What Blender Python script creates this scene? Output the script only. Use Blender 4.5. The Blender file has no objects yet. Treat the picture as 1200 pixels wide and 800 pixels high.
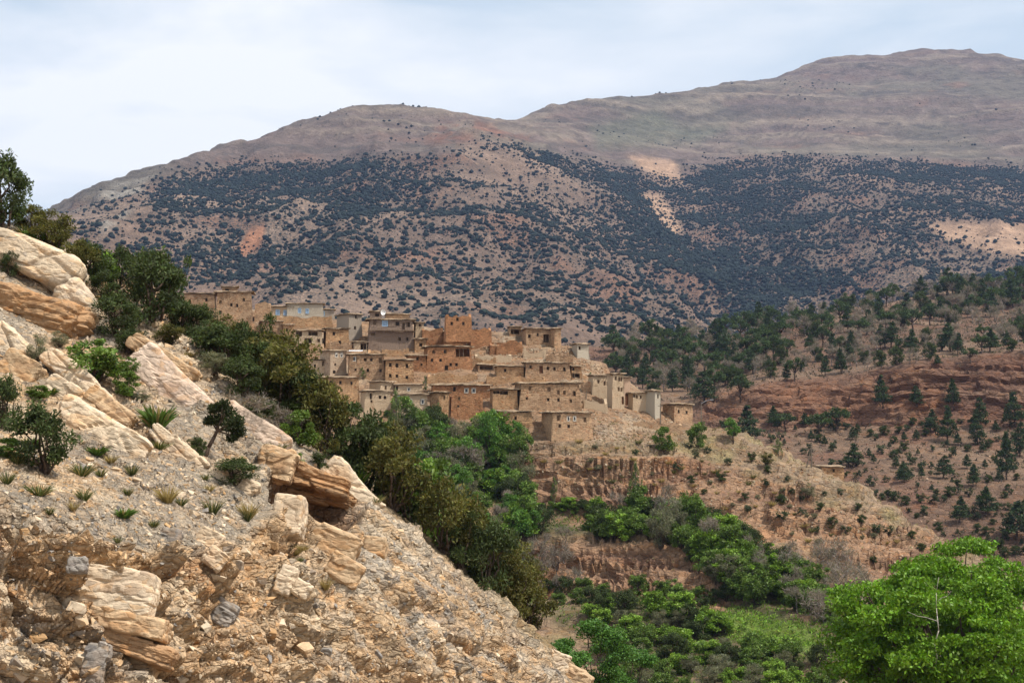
import bpy, bmesh, math, random
import numpy as np
from mathutils import Vector, Matrix
rng = np.random.default_rng(7)
random.seed(7)
scene = bpy.context.scene
COL = scene.collection
# ------------------------------------------------------------------ camera
F = 1903.0                      # focal length in pixels of a 1200 px wide picture
PITCH = math.atan(120.0 / F)    # horizon on row 520 of 800
cam_d = bpy.data.cameras.new('camera')
cam = bpy.data.objects.new('camera', cam_d); COL.objects.link(cam)
cam_d.sensor_width = 36.0; cam_d.lens = 36.0 * F / 1200.0
cam_d.clip_start = 0.5; cam_d.clip_end = 30000
cam.location = (0, 0, 0); cam.rotation_euler = (math.pi / 2 + PITCH, 0, 0)
scene.camera = cam
# ------------------------------------------------------------------ sun, sky, exposure
SUN = Vector((0.50, -0.20, 0.86)).normalized()      # direction towards the sun
sd = bpy.data.lights.new('sun', 'SUN'); so = bpy.data.objects.new('sun', sd); COL.objects.link(so)
sd.energy = 5.0; sd.angle = math.radians(3.0); sd.color = (1.0, 0.94, 0.85)
so.rotation_euler = SUN.to_track_quat('Z', 'Y').to_euler(); so.location = (60, -40, 120)
w = bpy.data.worlds.new('World'); scene.world = w; w.use_nodes = True
nt = w.node_tree; nt.nodes.clear()
def wn(t, **k):
    n = nt.nodes.new(t)
    for a, b in k.items(): setattr(n, a, b)
    return n
sky = wn('ShaderNodeTexSky', sky_type='NISHITA', sun_disc=False)
sky.sun_elevation = math.asin(SUN.z); sky.sun_rotation = math.atan2(SUN.x, SUN.y)
sky.altitude = 1500; sky.dust_density = 2.5
bg1 = wn('ShaderNodeBackground'); bg1.inputs[1].default_value = 0.10
bg2 = wn('ShaderNodeBackground'); bg2.inputs[1].default_value = 1.08     # thin high cloud
tc = wn('ShaderNodeTexCoord'); mp = wn('ShaderNodeMapping'); mp.inputs['Scale'].default_value = (1.3, 1.3, 4.5)
n1 = wn('ShaderNodeTexNoise'); n1.inputs['Scale'].default_value = 2.7; n1.inputs['Detail'].default_value = 7
n1.inputs['Roughness'].default_value = 0.5; n1.inputs['Distortion'].default_value = 0.4
cr = wn('ShaderNodeValToRGB'); cr.color_ramp.elements[0].position = 0.40; cr.color_ramp.elements[1].position = 0.60
cr.color_ramp.elements[0].color = (0.60, 0.695, 0.775, 1); cr.color_ramp.elements[1].color = (0.95, 0.955, 0.955, 1)
mx = wn('ShaderNodeMixShader'); mx.inputs[0].default_value = 0.9
out = wn('ShaderNodeOutputWorld')
L = nt.links.new
L(tc.outputs['Generated'], mp.inputs[0]); L(mp.outputs[0], n1.inputs['Vector']); L(n1.outputs[0], cr.inputs[0])
L(cr.outputs[0], bg2.inputs[0]); L(sky.outputs[0], bg1.inputs[0])
L(bg1.outputs[0], mx.inputs[1]); L(bg2.outputs[0], mx.inputs[2]); L(mx.outputs[0], out.inputs[0])
vs = scene.view_settings
vs.view_transform = 'Standard'; vs.look = 'None'; vs.exposure = 0.18; vs.gamma = 1.0
scene.cycles.max_bounces = 4; scene.cycles.diffuse_bounces = 2; scene.cycles.volume_bounces = 0
scene.cycles.transparent_max_bounces = 8
# ------------------------------------------------------------------ helpers
CP, SP = math.cos(PITCH), math.sin(PITCH)
def ray(px, py):
    xc = (px - 600.0) / F; zc = (400.0 - py) / F
    return np.array([xc, CP - SP * zc, SP + CP * zc])
def at(px, py, Y):
    d = ray(px, py); return d * (Y / d[1])
def proj(P):
    P = np.asarray(P, float)
    y = P[..., 1] * CP + P[..., 2] * SP; z = -P[..., 1] * SP + P[..., 2] * CP
    return 600 + F * P[..., 0] / y, 400 - F * z / y
# ---- vectorised noise
def _h(ix, iy, iz, seed):
    n = (ix.astype(np.int64) * 374761393 + iy.astype(np.int64) * 668265263 + iz.astype(np.int64) * 2147483647 + seed * 974711) & 0xffffffff
    n = ((n ^ (n >> 13)) * 1274126177) & 0xffffffff
    n = ((n ^ (n >> 16)) * 2246822519) & 0xffffffff
    n = n ^ (n >> 15)
    return (n & 0xffffff) / float(0xffffff)
def vnoise(P, s, seed=0):
    Q = P / s; I = np.floor(Q); f = Q - I; f = f * f * f * (f * (f * 6 - 15) + 10)
    x, y, z = I[..., 0], I[..., 1], I[..., 2]; fx, fy, fz = f[..., 0], f[..., 1], f[..., 2]
    r = 0
    for a in (0, 1):
        for b in (0, 1):
            for c in (0, 1):
                r = r + _h(x + a, y + b, z + c, seed) * (fx if a else 1 - fx) * (fy if b else 1 - fy) * (fz if c else 1 - fz)
    return r * 2 - 1
def fbm(P, s, o=4, seed=0, g=0.5):
    r = 0; a = 1.0; t = 0
    for i in range(o):
        r = r + a * vnoise(P, s / 2 ** i, seed + i * 17); t += a; a *= g
    return r / t
def ridged(P, s, o=4, seed=0):
    r = 0; a = 1.0; t = 0
    for i in range(o):
        r = r + a * (1 - np.abs(vnoise(P, s / 2 ** i, seed + i * 31))); t += a; a *= 0.5
    return r / t
def worley(P, s, seed=0):
    Q = P / s; I = np.floor(Q)
    f1 = np.full(P.shape[:-1], 9.0); f2 = f1.copy(); idv = f1 * 0
    for a in (-1, 0, 1):
        for b in (-1, 0, 1):
            for c in (-1, 0, 1):
                x, y, z = I[..., 0] + a, I[..., 1] + b, I[..., 2] + c
                d = (x + _h(x, y, z, seed) - Q[..., 0]) ** 2 + (y + _h(x, y, z, seed + 1) - Q[..., 1]) ** 2 + (z + _h(x, y, z, seed + 2) - Q[..., 2]) ** 2
                near = d < f1
                f2 = np.where(near, f1, np.minimum(f2, d)); idv = np.where(near, _h(x, y, z, seed + 3), idv); f1 = np.where(near, d, f1)
    return np.sqrt(f1), np.sqrt(f2), idv
def sstep(a, b, x):
    t = np.clip((x - a) / (b - a), 0, 1); return t * t * (3 - 2 * t)
def lerp(a, b, t):
    return a + (b - a) * t
def tps(C, lam=1e-4, sc=100.0):
    C = np.asarray(C, float); p = C[:, :2] / sc; n = len(p)
    def U(r2): return 0.5 * r2 * np.log(r2 + 1e-12)
    K = U(((p[:, None] - p[None]) ** 2).sum(-1)) + lam * np.eye(n)
    A = np.zeros((n + 3, n + 3)); A[:n, :n] = K; A[:n, n] = 1; A[:n, n + 1:] = p; A[n, :n] = 1; A[n + 1:, :n] = p.T
    wv = np.linalg.solve(A, np.r_[C[:, 2], 0, 0, 0])
    def f(X, Y):
        sh = X.shape; x = X.ravel() / sc; y = Y.ravel() / sc
        r = wv[n] + wv[n + 1] * x + wv[n + 2] * y
        for i in range(n): r = r + wv[i] * U((x - p[i, 0]) ** 2 + (y - p[i, 1]) ** 2)
        return r.reshape(sh)
    return f
# ---- meshes
def np_mesh(name, V, Fc, smooth=False, col=None):
    V = np.asarray(V, np.float32); Fc = np.asarray(Fc, np.int32); k = Fc.shape[1]
    me = bpy.data.meshes.new(name)
    me.vertices.add(len(V)); me.vertices.foreach_set('co', V.ravel())
    me.loops.add(Fc.size); me.loops.foreach_set('vertex_index', Fc.ravel())
    me.polygons.add(len(Fc)); me.polygons.foreach_set('loop_start', np.arange(0, Fc.size, k, dtype=np.int32))
    me.update(calc_edges=True)
    me.polygons.foreach_set('use_smooth', np.full(len(Fc), bool(smooth)))
    if col is not None: set_col(me, col)
    return me
def set_col(me, c):
    c = np.asarray(c, np.float32)
    if c.ndim == 1: c = np.repeat(c[:, None], 3, 1)
    a = me.color_attributes.new('tint', 'FLOAT_COLOR', 'POINT')
    a.data.foreach_set('color', np.c_[c, np.ones(len(c), np.float32)].astype(np.float32).ravel())
def grid_faces(nr, nc):
    i = np.arange(nr * nc).reshape(nr, nc)
    return np.stack([i[:-1, :-1], i[:-1, 1:], i[1:, 1:], i[1:, :-1]], -1).reshape(-1, 4)
def obj(name, me, mat=None, parent=None, loc=None, rot=None, scl=None):
    o = bpy.data.objects.new(name, me); COL.objects.link(o)
    if mat and me is not None and not me.materials: me.materials.append(mat)
    if parent: o.parent = parent
    if loc is not None: o.location = loc
    if rot is not None: o.rotation_euler = rot
    if scl is not None: o.scale = (scl, scl, scl) if np.isscalar(scl) else scl
    return o
def tag(o, label=None, cat=None, group=None, kind=None):
    if label: o['label'] = label
    if cat: o['category'] = cat
    if group: o['group'] = group
    if kind: o['kind'] = kind
    return o
def empty(name, loc, rz=0.0, scl=1.0):
    o = bpy.data.objects.new(name, None); COL.objects.link(o); o.location = loc; o.rotation_euler = (0, 0, rz)
    o.scale = (scl, scl, scl) if np.isscalar(scl) else scl; o.empty_display_size = 0.2
    return o
class MB:
    "collects polygons into one mesh"
    def __init__(s): s.v = []; s.f = []
    def add(s, v, f):
        b = len(s.v); s.v += [tuple(p) for p in v]; s.f += [tuple(b + i for i in q) for q in f]
    def box(s, x0, x1, y0, y1, z0, z1):
        s.add([(x0, y0, z0), (x1, y0, z0), (x1, y1, z0), (x0, y1, z0), (x0, y0, z1), (x1, y0, z1), (x1, y1, z1), (x0, y1, z1)],
              [(0, 3, 2, 1), (4, 5, 6, 7), (0, 1, 5, 4), (1, 2, 6, 5), (2, 3, 7, 6), (3, 0, 4, 7)])
    def tube(s, a, b, ra, rb, n=5):
        a = Vector(a); b = Vector(b); d = (b - a)
        if d.length < 1e-6: return
        q = d.to_track_quat('Z', 'Y'); u = q @ Vector((1, 0, 0)); w_ = q @ Vector((0, 1, 0)); v = []
        for c, r in ((a, ra), (b, rb)):
            for k in range(n):
                t = 2 * math.pi * k / n; v.append(c + u * (r * math.cos(t)) + w_ * (r * math.sin(t)))
        s.add(v, [(k, (k + 1) % n, n + (k + 1) % n, n + k) for k in range(n)] + [tuple(range(n - 1, -1, -1)), tuple(range(n, 2 * n))])
    def mesh(s, name, smooth=False):
        me = bpy.data.meshes.new(name); me.from_pydata(s.v, [], s.f); me.update()
        if smooth: me.polygons.foreach_set('use_smooth', [True] * len(me.polygons))
        return me
# ---- materials
class NT:
    def __init__(s, name, rough=0.95, spec=0.15):
        s.m = bpy.data.materials.new(name); s.m.use_nodes = True; s.t = s.m.node_tree
        s.b = s.t.nodes['Principled BSDF']; s.b.inputs['Roughness'].default_value = rough; s.b.inputs['Specular IOR Level'].default_value = spec
    def n(s, t, ins=None, **k):
        x = s.t.nodes.new(t)
        for a, b in k.items(): setattr(x, a, b)
        for a, b in (ins or {}).items():
            if hasattr(b, 'is_linked') or isinstance(b, bpy.types.NodeSocket): s.t.links.new(b, x.inputs[a])
            else: x.inputs[a].default_value = b
        return x
    def noise(s, vec, scale, detail=4, rough=0.55):
        return s.n('ShaderNodeTexNoise', {'Vector': vec, 'Scale': scale, 'Detail': detail, 'Roughness': rough}).outputs[0]
    def ramp(s, fac, stops):
        r = s.n('ShaderNodeValToRGB', {0: fac}); e = r.color_ramp.elements
        while len(e) < len(stops): e.new(0.5)
        for q, (p, c) in zip(e, stops): q.position = p; q.color = (*c, 1) if len(c) == 3 else c
        return r.outputs[0]
    def mix(s, fac, a, b, mode='MIX'):
        x = s.n('ShaderNodeMix', data_type='RGBA', blend_type=mode)
        for i, v in ((0, fac), (6, a), (7, b)):
            if isinstance(v, bpy.types.NodeSocket): s.t.links.new(v, x.inputs[i])
            else: x.inputs[i].default_value = (*v, 1) if isinstance(v, tuple) and len(v) == 3 else v
        return x.outputs[2]
    def attr(s, name='tint'):
        return s.n('ShaderNodeVertexColor', layer_name=name).outputs[0]
    def pos(s):
        return s.n('ShaderNodeNewGeometry').outputs['Position']
    def color(s, c):
        if isinstance(c, bpy.types.NodeSocket): s.t.links.new(c, s.b.inputs['Base Color'])
        else: s.b.inputs['Base Color'].default_value = (*c, 1)
    def bump(s, h, strength=0.5, dist=0.05):
        x = s.n('ShaderNodeBump', {'Height': h, 'Strength': strength, 'Distance': dist}); s.t.links.new(x.outputs[0], s.b.inputs['Normal'])
def ground_mat(name, s1, s2, lo=0.75, hi=1.25, bd=0.1, bs=0.6):
    "albedo from the mesh's own soil colours, broken up by two grains of noise, with fine relief"
    t = NT(name); p = t.pos(); a = t.noise(p, s1, 6, 0.65); b = t.noise(p, s2, 3, 0.6)
    v = t.ramp(a, [(0.3, (lo,) * 3), (0.7, (hi,) * 3)]); v2 = t.ramp(b, [(0.3, (0.85,) * 3), (0.7, (1.15,) * 3)])
    t.color(t.mix(1.0, t.mix(1.0, t.attr(), v, 'MULTIPLY'), v2, 'MULTIPLY'))
    t.bump(a, bs, bd); return t.m

def mountain_mat(name):
    "soil colours of the mesh; where scrub grows, a fine speckle of low plants too small to see singly"
    t = NT(name); p = t.pos(); a = t.noise(p, 0.03, 8, 0.68); b = t.noise(p, 0.16, 5, 0.65)
    v = t.ramp(a, [(0.3, (0.62,) * 3), (0.7, (1.38,) * 3)]); v2 = t.ramp(b, [(0.3, (0.75,) * 3), (0.7, (1.25,) * 3)])
    c = t.mix(1.0, t.mix(1.0, t.attr(), v, 'MULTIPLY'), v2, 'MULTIPLY')
    sp = t.ramp(t.noise(p, 0.30, 3, 0.6), [(0.47, (0, 0, 0)), (0.56, (1, 1, 1))]); cv = t.mix(1.0, t.attr('cover'), sp, 'MULTIPLY')
    t.color(t.mix(cv, c, (0.045, 0.050, 0.046))); t.bump(t.n('ShaderNodeMath', {0: a, 1: t.n('ShaderNodeMath', {0: b, 1: 0.35}, operation='MULTIPLY').outputs[0]}, operation='ADD').outputs[0], 1.0, 16.0); return t.m

def broken_rock_mat(name, s1, s2, dip=0.0, vary=0.38, bd=0.10):
    "fractured rock: two sizes of broken stone, each with its own tone, with cracks as relief"
    t = NT(name, 0.95, 0.12); p = t.pos(); m = t.n('ShaderNodeMapping', {'Vector': p, 'Rotation': (0, -dip, 0), 'Scale': (0.6, 0.85, 1.25)}).outputs[0]
    nz = t.n('ShaderNodeTexNoise', {'Vector': p, 'Scale': 1.7, 'Detail': 4.0}).outputs[1]
    w = t.n('ShaderNodeVectorMath', {0: m, 1: t.n('ShaderNodeVectorMath', {0: nz, 1: (0.5, 0.5, 0.5)}, operation='MULTIPLY').outputs[0]}, operation='ADD').outputs[0]
    c = t.attr(); h = None; pm = t.ramp(t.noise(p, 0.35, 4, 0.6), [(0.40, (0, 0, 0)), (0.60, (1, 1, 1))])
    for i, (sc, am) in enumerate(((s1, 1.0), (s2, 0.8))):
        vo = t.n('ShaderNodeTexVoronoi', {'Vector': w, 'Scale': sc}); ve = t.n('ShaderNodeTexVoronoi', {'Vector': w, 'Scale': sc}, feature='DISTANCE_TO_EDGE').outputs[0]
        sep = t.n('ShaderNodeSeparateColor', {0: vo.outputs['Color']}); v = vary * am
        tone = t.ramp(sep.outputs[0], [(0.0, (1 - v, 1 - v * .95, 1 - v * .85)), (0.35, (1, 1, 1)), (0.7, (1 + v * .6, 1 + v * .5, 1 + v * .4)), (0.82, (1.0, 0.87, 0.73)), (1.0, (0.75, 0.78, 0.85))])
        c = t.mix(1.0, c, t.mix(pm if i == 0 else 1.0, (1, 1, 1), tone), 'MULTIPLY')
        e = t.n('ShaderNodeMath', {0: t.ramp(ve, [(0.0, (0, 0, 0)), (0.10, (0.8,) * 3), (0.3, (1,) * 3)]), 1: t.n('ShaderNodeMath', {0: sep.outputs[1], 1: 0.8}, operation='MULTIPLY').outputs[0]}, operation='ADD').outputs[0]
        e = t.n('ShaderNodeMath', {0: e, 1: s1 / sc}, operation='MULTIPLY').outputs[0]; h = e if h is None else t.n('ShaderNodeMath', {0: h, 1: e}, operation='ADD').outputs[0]
    a = t.noise(p, 5.0, 7, 0.7); c = t.mix(1.0, c, t.ramp(a, [(0.3, (0.75,) * 3), (0.7, (1.25,) * 3)]), 'MULTIPLY'); t.color(c)
    h = t.n('ShaderNodeMath', {0: h, 1: t.n('ShaderNodeMath', {0: a, 1: 0.7}, operation='MULTIPLY').outputs[0]}, operation='ADD').outputs[0]; t.bump(h, 1.0, bd); return t.m
# ------------------------------------------------------------------ terrain
def pts(L): return [at(*p) for p in L]
def behind(L, dy, dz): return [p + np.array([p[0] / p[1] * dy, dy, dz]) for p in pts(L)]
def sheet(ctrl, px0, px1, nc, Y0, Y1, nr, lam=1e-4, sc=100.0, k=0.15, zfn=None, nY=700):
    "height field on a fan of columns; rows bunched where the slope is steep to the eye"
    f = tps(ctrl, lam, sc); tx = (np.linspace(px0, px1, nc) - 600) / F
    Yc = Y0 * (Y1 / Y0) ** np.linspace(0, 1, nY)
    X = tx[None] * Yc[:, None]; Yg = np.repeat(Yc[:, None], nc, 1); Z = f(X, Yg)
    if zfn: Z = zfn(X, Yg, Z)
    row = -F * Z / Yg
    w_ = np.abs(np.diff(row, axis=0)) + k * F * np.diff(Yg, axis=0) / Yg[:-1]
    w_ = np.r_[w_[:1], w_]; ker = np.ones(9) / 9
    w_ = np.apply_along_axis(lambda q: np.convolve(np.pad(q, 4, 'edge'), ker, 'valid'), 1, w_)
    cum = np.cumsum(w_, 0); cum -= cum[:1]; cum /= cum[-1:]
    P = np.zeros((nr, nc, 3)); u = np.linspace(0, 1, nr)
    for j in range(nc):
        yy = np.interp(u, cum[:, j], Yc); P[:, j, 1] = yy; P[:, j, 2] = np.interp(yy, Yc, Z[:, j]); P[:, j, 0] = tx[j] * yy
    return P
def normals(P):
    a = np.gradient(P, axis=1); b = np.gradient(P, axis=0); n = np.cross(a, b); n /= np.linalg.norm(n, axis=-1, keepdims=True) + 1e-9
    return np.where(n[..., 2:3] < 0, -n, n)
def blur(P, k):
    w_ = np.ones(k) / k; Q = np.pad(P, ((k // 2, k // 2), (k // 2, k // 2), (0, 0)), 'edge'); Q = np.apply_along_axis(lambda q: np.convolve(q, w_, 'valid'), 0, Q); return np.apply_along_axis(lambda q: np.convolve(q, w_, 'valid'), 1, Q)
def disp(P, d, k=13): return P + normals(blur(P, k)) * d[..., None]
def poly_mask(px, py, poly, soft=6.0):
    "1 inside a polygon, with a soft rim"
    inside = np.zeros(px.shape, bool); dmin = np.full(px.shape, 1e9); n = len(poly)
    for i in range(n):
        x0, y0 = poly[i]; x1, y1 = poly[(i + 1) % n]
        c = ((y0 > py) != (y1 > py)) & (px < (x1 - x0) * (py - y0) / ((y1 - y0) or 1e-9) + x0); inside ^= c
        t = np.clip(((px - x0) * (x1 - x0) + (py - y0) * (y1 - y0)) / ((x1 - x0) ** 2 + (y1 - y0) ** 2), 0, 1)
        dmin = np.minimum(dmin, np.hypot(px - x0 - t * (x1 - x0), py - y0 - t * (y1 - y0)))
    return sstep(-soft, soft, np.where(inside, dmin, -dmin))
def C3(*c): return np.array(c)
def beds(P, z, th, jl, seed):
    "horizontal beds cut by joints: (offset per block -0.5..0.5, groove 0..1 at each bed foot)"
    wz = z / th; ib = np.floor(wz); fb = wz - ib; o = np.zeros_like(ib); bx = np.floor((P[..., 0] + 0.6 * P[..., 1]) / jl + _h(ib, o, o, seed) * 9 + 0.3 * vnoise(P, jl * 0.6, seed + 1))
    return _h(ib, bx, o, seed + 2) - 0.5, sstep(0.0, 0.07, fb) * sstep(0.34, 0.24, fb)
def mixc(A, c, m): return A + (np.asarray(c) - A) * m[..., None]

# ---- far mountain
sk = [(-150, 330, 2500), (-50, 290, 2550), (40, 252, 2650), (100, 219, 2800), (150, 198, 2900), (220, 180, 3000), (290, 165, 3100), (350, 146, 3200), (410, 127, 3300), (450, 130, 3350), (510, 141, 3450),
      (560, 141, 3600), (635, 123, 3900), (690, 122, 4050), (730, 121, 4200), (760, 122, 4300), (830, 108, 4500), (950, 76, 4800), (1030, 67, 4900), (1100, 65, 5000), (1160, 76, 5000), (1200, 92, 5000), (1300, 130, 5000), (1450, 170, 5000)]
mid = [(100, 270, 2250), (180, 230, 2450), (180, 300, 2000), (120, 330, 1800), (260, 200, 2700), (340, 180, 2850), (410, 165, 2950), (300, 260, 2200), (270, 340, 1750),
       (480, 155, 3050), (540, 160, 2900), (560, 175, 2750), (500, 205, 2450), (460, 230, 2250), (435, 265, 2030), (390, 320, 1780), (340, 370, 1550),
       (420, 205, 2620), (370, 255, 2330), (320, 300, 2000), (290, 360, 1660),
       (600, 190, 2750), (640, 230, 2450), (600, 290, 1950), (540, 300, 1850), (480, 330, 1680), (700, 330, 1780), (600, 370, 1520), (500, 385, 1450), (780, 370, 1660), (720, 280, 2050), (720, 250, 2330),
       (640, 165, 3300), (740, 190, 3250), (760, 225, 2900), (790, 275, 2520), (830, 320, 2200), (870, 370, 1880), (880, 405, 1650),
       (850, 200, 3200), (900, 260, 2700), (940, 330, 2150), (960, 390, 1800), (1000, 190, 3350), (1020, 260, 2700), (1080, 330, 2150), (1100, 380, 1850), (1180, 210, 3200), (1200, 280, 2550), (1250, 340, 2100), (1300, 200, 3400),
       (850, 150, 3900), (980, 120, 4150), (1100, 110, 4200), (1200, 140, 3900), (740, 150, 3750), (1400, 300, 2400), (1000, 100, 4500)]
base = [(x, 440, 1300 + 0.12 * max(0, x - 500)) for x in range(-200, 1500, 170)] + [(x, 475, 1000) for x in range(-250, 1500, 250)]
ctrl = pts(sk) + pts(mid) + pts(base) + behind(sk, 500, -130) + behind(sk, 1500, -500)
MT = sheet(ctrl, -150, 1350, 430, 900, 6800, 330, lam=2e-3, sc=1000.0, k=0.10)
n_ = fbm(MT, 420, 5, 3); rg = ridged(MT * np.array([1, .45, .3]), 330, 4, 9); rg -= rg.mean() + 0.06; rg_mt = rg
far = sstep(2200, 3600, MT[..., 1])
MT[..., 2] += (n_ * 30 + rg * 135) * (1 - 0.74 * far)
MT = disp(MT, fbm(MT, 70, 4, 5) * 10 * (1 - 0.5 * far) + (ridged(MT * np.array([1, .35, .35]), 70, 3, 12) - .72) * 14 * (1 - 0.4 * far))
mpx, mpy = proj(MT)
line_x = [-200, 50, 100, 200, 300, 400, 500, 560, 620, 700, 800, 900, 1000, 1100, 1200, 1400]; line_y = [300, 262, 240, 205, 192, 182, 184, 166, 172, 188, 196, 190, 184, 198, 202, 210]
tree_row = np.interp(mpx, line_x, line_y) + fbm(MT, 260, 4, 41) * 26
below = sstep(-10, 14, mpy - tree_row)
def band_of(P, th, sd_): return vnoise(np.stack([P[..., 0] * 0.02, P[..., 1] * 0.05, P[..., 2] + fbm(P, 330, 5, 21) * 70], -1), th, sd_)
band = band_of(MT, 15.0, 77); band2 = band_of(MT, 7.0, 78); MT = disp(MT, (1 - below) * (sstep(-0.2, 0.5, band) * 5 + band2 * 1.8), 5)
c = np.zeros(MT.shape) + C3(0.195, 0.132, 0.095)
q1 = fbm(MT, 330, 5, 21); q2 = fbm(MT, 120, 5, 22); q3 = fbm(MT, 45, 4, 23)
c = mixc(c, C3(0.255, 0.18, 0.13), sstep(-0.1, 0.45, q1)); c = mixc(c, C3(0.25, 0.125, 0.075), sstep(0.12, 0.5, q2 + 0.35 * q3) * 0.6)
up = np.zeros(MT.shape) + C3(0.148, 0.110, 0.092)
up = mixc(up, C3(0.125, 0.115, 0.085), sstep(0.0, 0.4, q1) * 0.7); up = mixc(up, C3(0.20, 0.12, 0.085), sstep(0.18, 0.5, q2) * 0.7)
up = mixc(up, C3(0.225, 0.18, 0.135), sstep(0.1, 0.6, band) * 0.7); up = mixc(up, C3(0.090, 0.074, 0.062), sstep(0.0, 0.5, band2) * 0.7); up = mixc(up, C3(0.20, 0.09, 0.055), poly_mask(mpx, mpy, [(515, 148), (560, 142), (620, 165), (560, 172), (500, 168)], 9) * 0.8 * sstep(-0.3, 0.3, q3))
up = mixc(up, C3(0.26, 0.21, 0.16), poly_mask(mpx, mpy, [(560, 135), (635, 122), (655, 130), (625, 150), (700, 170), (640, 165), (580, 145)], 5) * 0.55 * sstep(-0.3, 0.3, q3))
up = mixc(up, C3(0.115, 0.118, 0.082), poly_mask(mpx, mpy, [(690, 150), (770, 130), (800, 150), (850, 150), (820, 170), (700, 175)], 9) * 0.7)
c = lerp(up, c, below[..., None])
for poly in ([(752, 226), (775, 228), (800, 268), (790, 276), (772, 262), (762, 246)], [(735, 182), (790, 190), (802, 216), (780, 212), (748, 196)], [(1085, 262), (1200, 262), (1215, 305), (1140, 292), (1105, 280)]):
    c = mixc(c, C3(0.36, 0.235, 0.155), poly_mask(mpx, mpy, poly, 4))
c = mixc(c, C3(0.33, 0.16, 0.09), poly_mask(mpx, mpy, [(292, 268), (312, 262), (306, 290), (285, 302), (275, 298)], 3))
c = mixc(c, C3(0.33, 0.30, 0.25), poly_mask(mpx, mpy, [(110, 240), (150, 200), (190, 190), (150, 250), (120, 275)], 8) * sstep(0, 0.5, band + 0.6 * q3) * 0.8)
dense_m = np.maximum(poly_mask(mpx, mpy, [(185, 225), (260, 200), (420, 186), (540, 180), (470, 225), (430, 265), (350, 345), (230, 335), (150, 300)], 14), poly_mask(mpx, mpy, [(600, 172), (700, 192), (800, 200), (1000, 190), (1300, 210), (1300, 330), (1000, 360), (900, 410), (860, 400), (830, 330), (760, 285), (690, 225)], 16))
mountain = tag(obj('mountain', np_mesh('mountain', MT.reshape(-1, 3), grid_faces(*MT.shape[:2]), True, c.reshape(-1, 3)), mountain_mat('mountain_soil')), kind='structure')
a = mountain.data.color_attributes.new('cover', 'FLOAT_COLOR', 'POINT'); cv = np.clip(below * (0.58 + 0.40 * dense_m) * sstep(-0.5, 0.1, q2), 0, 0.9)
for poly in ([(752, 226), (775, 228), (800, 268), (790, 276), (772, 262), (762, 246)], [(735, 182), (790, 190), (802, 216), (780, 212), (748, 196)], [(1085, 262), (1200, 262), (1215, 305), (1140, 292), (1105, 280)], [(292, 268), (312, 262), (306, 290), (285, 302), (275, 298)]): cv *= 1 - poly_mask(mpx, mpy, poly, 4)
a.data.foreach_set('color', np.repeat(cv.reshape(-1, 1), 4, 1).astype(np.float32).ravel())

# ---- right hill with pines and the red cliff
sk = [(640, 410, 800), (720, 412, 800), (790, 405, 830), (850, 397, 850), (950, 374, 880), (1050, 352, 900), (1150, 340, 900), (1200, 345, 900), (1350, 338, 930), (1500, 335, 950)]
mid = [(700, 450, 620), (760, 445, 660), (840, 440, 660), (920, 415, 690), (1000, 392, 730), (1100, 388, 730), (1200, 372, 740), (1400, 372, 760),
       (840, 466, 572), (900, 452, 565), (1000, 446, 560), (1080, 428, 555), (1150, 424, 555), (1220, 418, 552), (1350, 405, 550),
       (840, 492, 562), (900, 492, 556), (1000, 488, 551), (1080, 480, 546), (1150, 480, 546), (1220, 478, 542), (1350, 465, 540),
       (900, 515, 525), (1000, 540, 492), (1100, 555, 472), (1200, 556, 466), (1000, 590, 450), (1100, 620, 432), (1200, 640, 420), (1200, 690, 398), (1100, 665, 408), (1350, 700, 400),
       (800, 515, 550), (750, 510, 560), (680, 480, 580), (620, 450, 640), (560, 440, 700), (1000, 640, 400), (900, 600, 440), (800, 570, 480)]
ctop = [(840, 466, 572), (900, 452, 565), (1000, 446, 560), (1080, 428, 555), (1150, 424, 555), (1220, 418, 552), (1350, 405, 550)]; cbot = [(840, 492, 562), (900, 492, 556), (1000, 488, 551), (1080, 480, 546), (1150, 480, 546), (1220, 478, 542), (1350, 465, 540)]
mid += [(x, y - 5, Y + 16) for x, y, Y in ctop] + [(x, y - 12, Y + 40) for x, y, Y in ctop] + [(x, y - 24, Y + 80) for x, y, Y in ctop] + [(x, y + 10, Y - 8) for x, y, Y in cbot] + [(x, y - (y - 350) * .78, 830) for x, y, Y in ctop[2:]]
mid = [(x, y, Y - 0) if (x, y, Y) not in cbot else (x, y, Y - 3) for x, y, Y in mid]
low = [(x, 660, 330) for x in (500, 700, 900)] + [(1100, 700, 350), (1300, 740, 350), (1500, 740, 380)]
ctrl = pts(sk) + pts(mid) + pts(low) + behind(sk, 120, -25) + behind(sk, 320, -90)
RH = sheet(ctrl, 580, 1360, 370, 330, 1250, 340, lam=3e-4, k=0.14)
nn = normals(RH); RH[..., 2] += fbm(RH, 60, 5, 13) * 4.0
nn = normals(RH); steep = sstep(0.84, 0.60, nn[..., 2])
wz = np.stack([RH[..., 0] * 0.10, RH[..., 1] * 0.10, RH[..., 2] + fbm(RH, 40, 3, 8) * 2.0], -1)
led = vnoise(wz, 2.6, 3) + 0.6 * vnoise(wz, 1.1, 4)
flute = ridged(RH * np.array([1, 1, 0.18]), 9, 3, 6) - 0.55
rpx, rpy = proj(RH); cz = np.clip(steep + poly_mask(rpx, rpy, [(820, 462), (900, 448), (1000, 440), (1080, 424), (1230, 412), (1400, 400), (1400, 500), (1000, 498), (830, 505)], 6), 0, 1)
bo, bg_ = beds(RH, RH[..., 2] + 0.03 * RH[..., 0] + fbm(RH, 60, 4, 8) * 6.0, 3.9, 18, 71); bo2, bg2_ = beds(RH, RH[..., 2] + fbm(RH, 60, 4, 8) * 6.0, 1.6, 7, 81)
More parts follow.
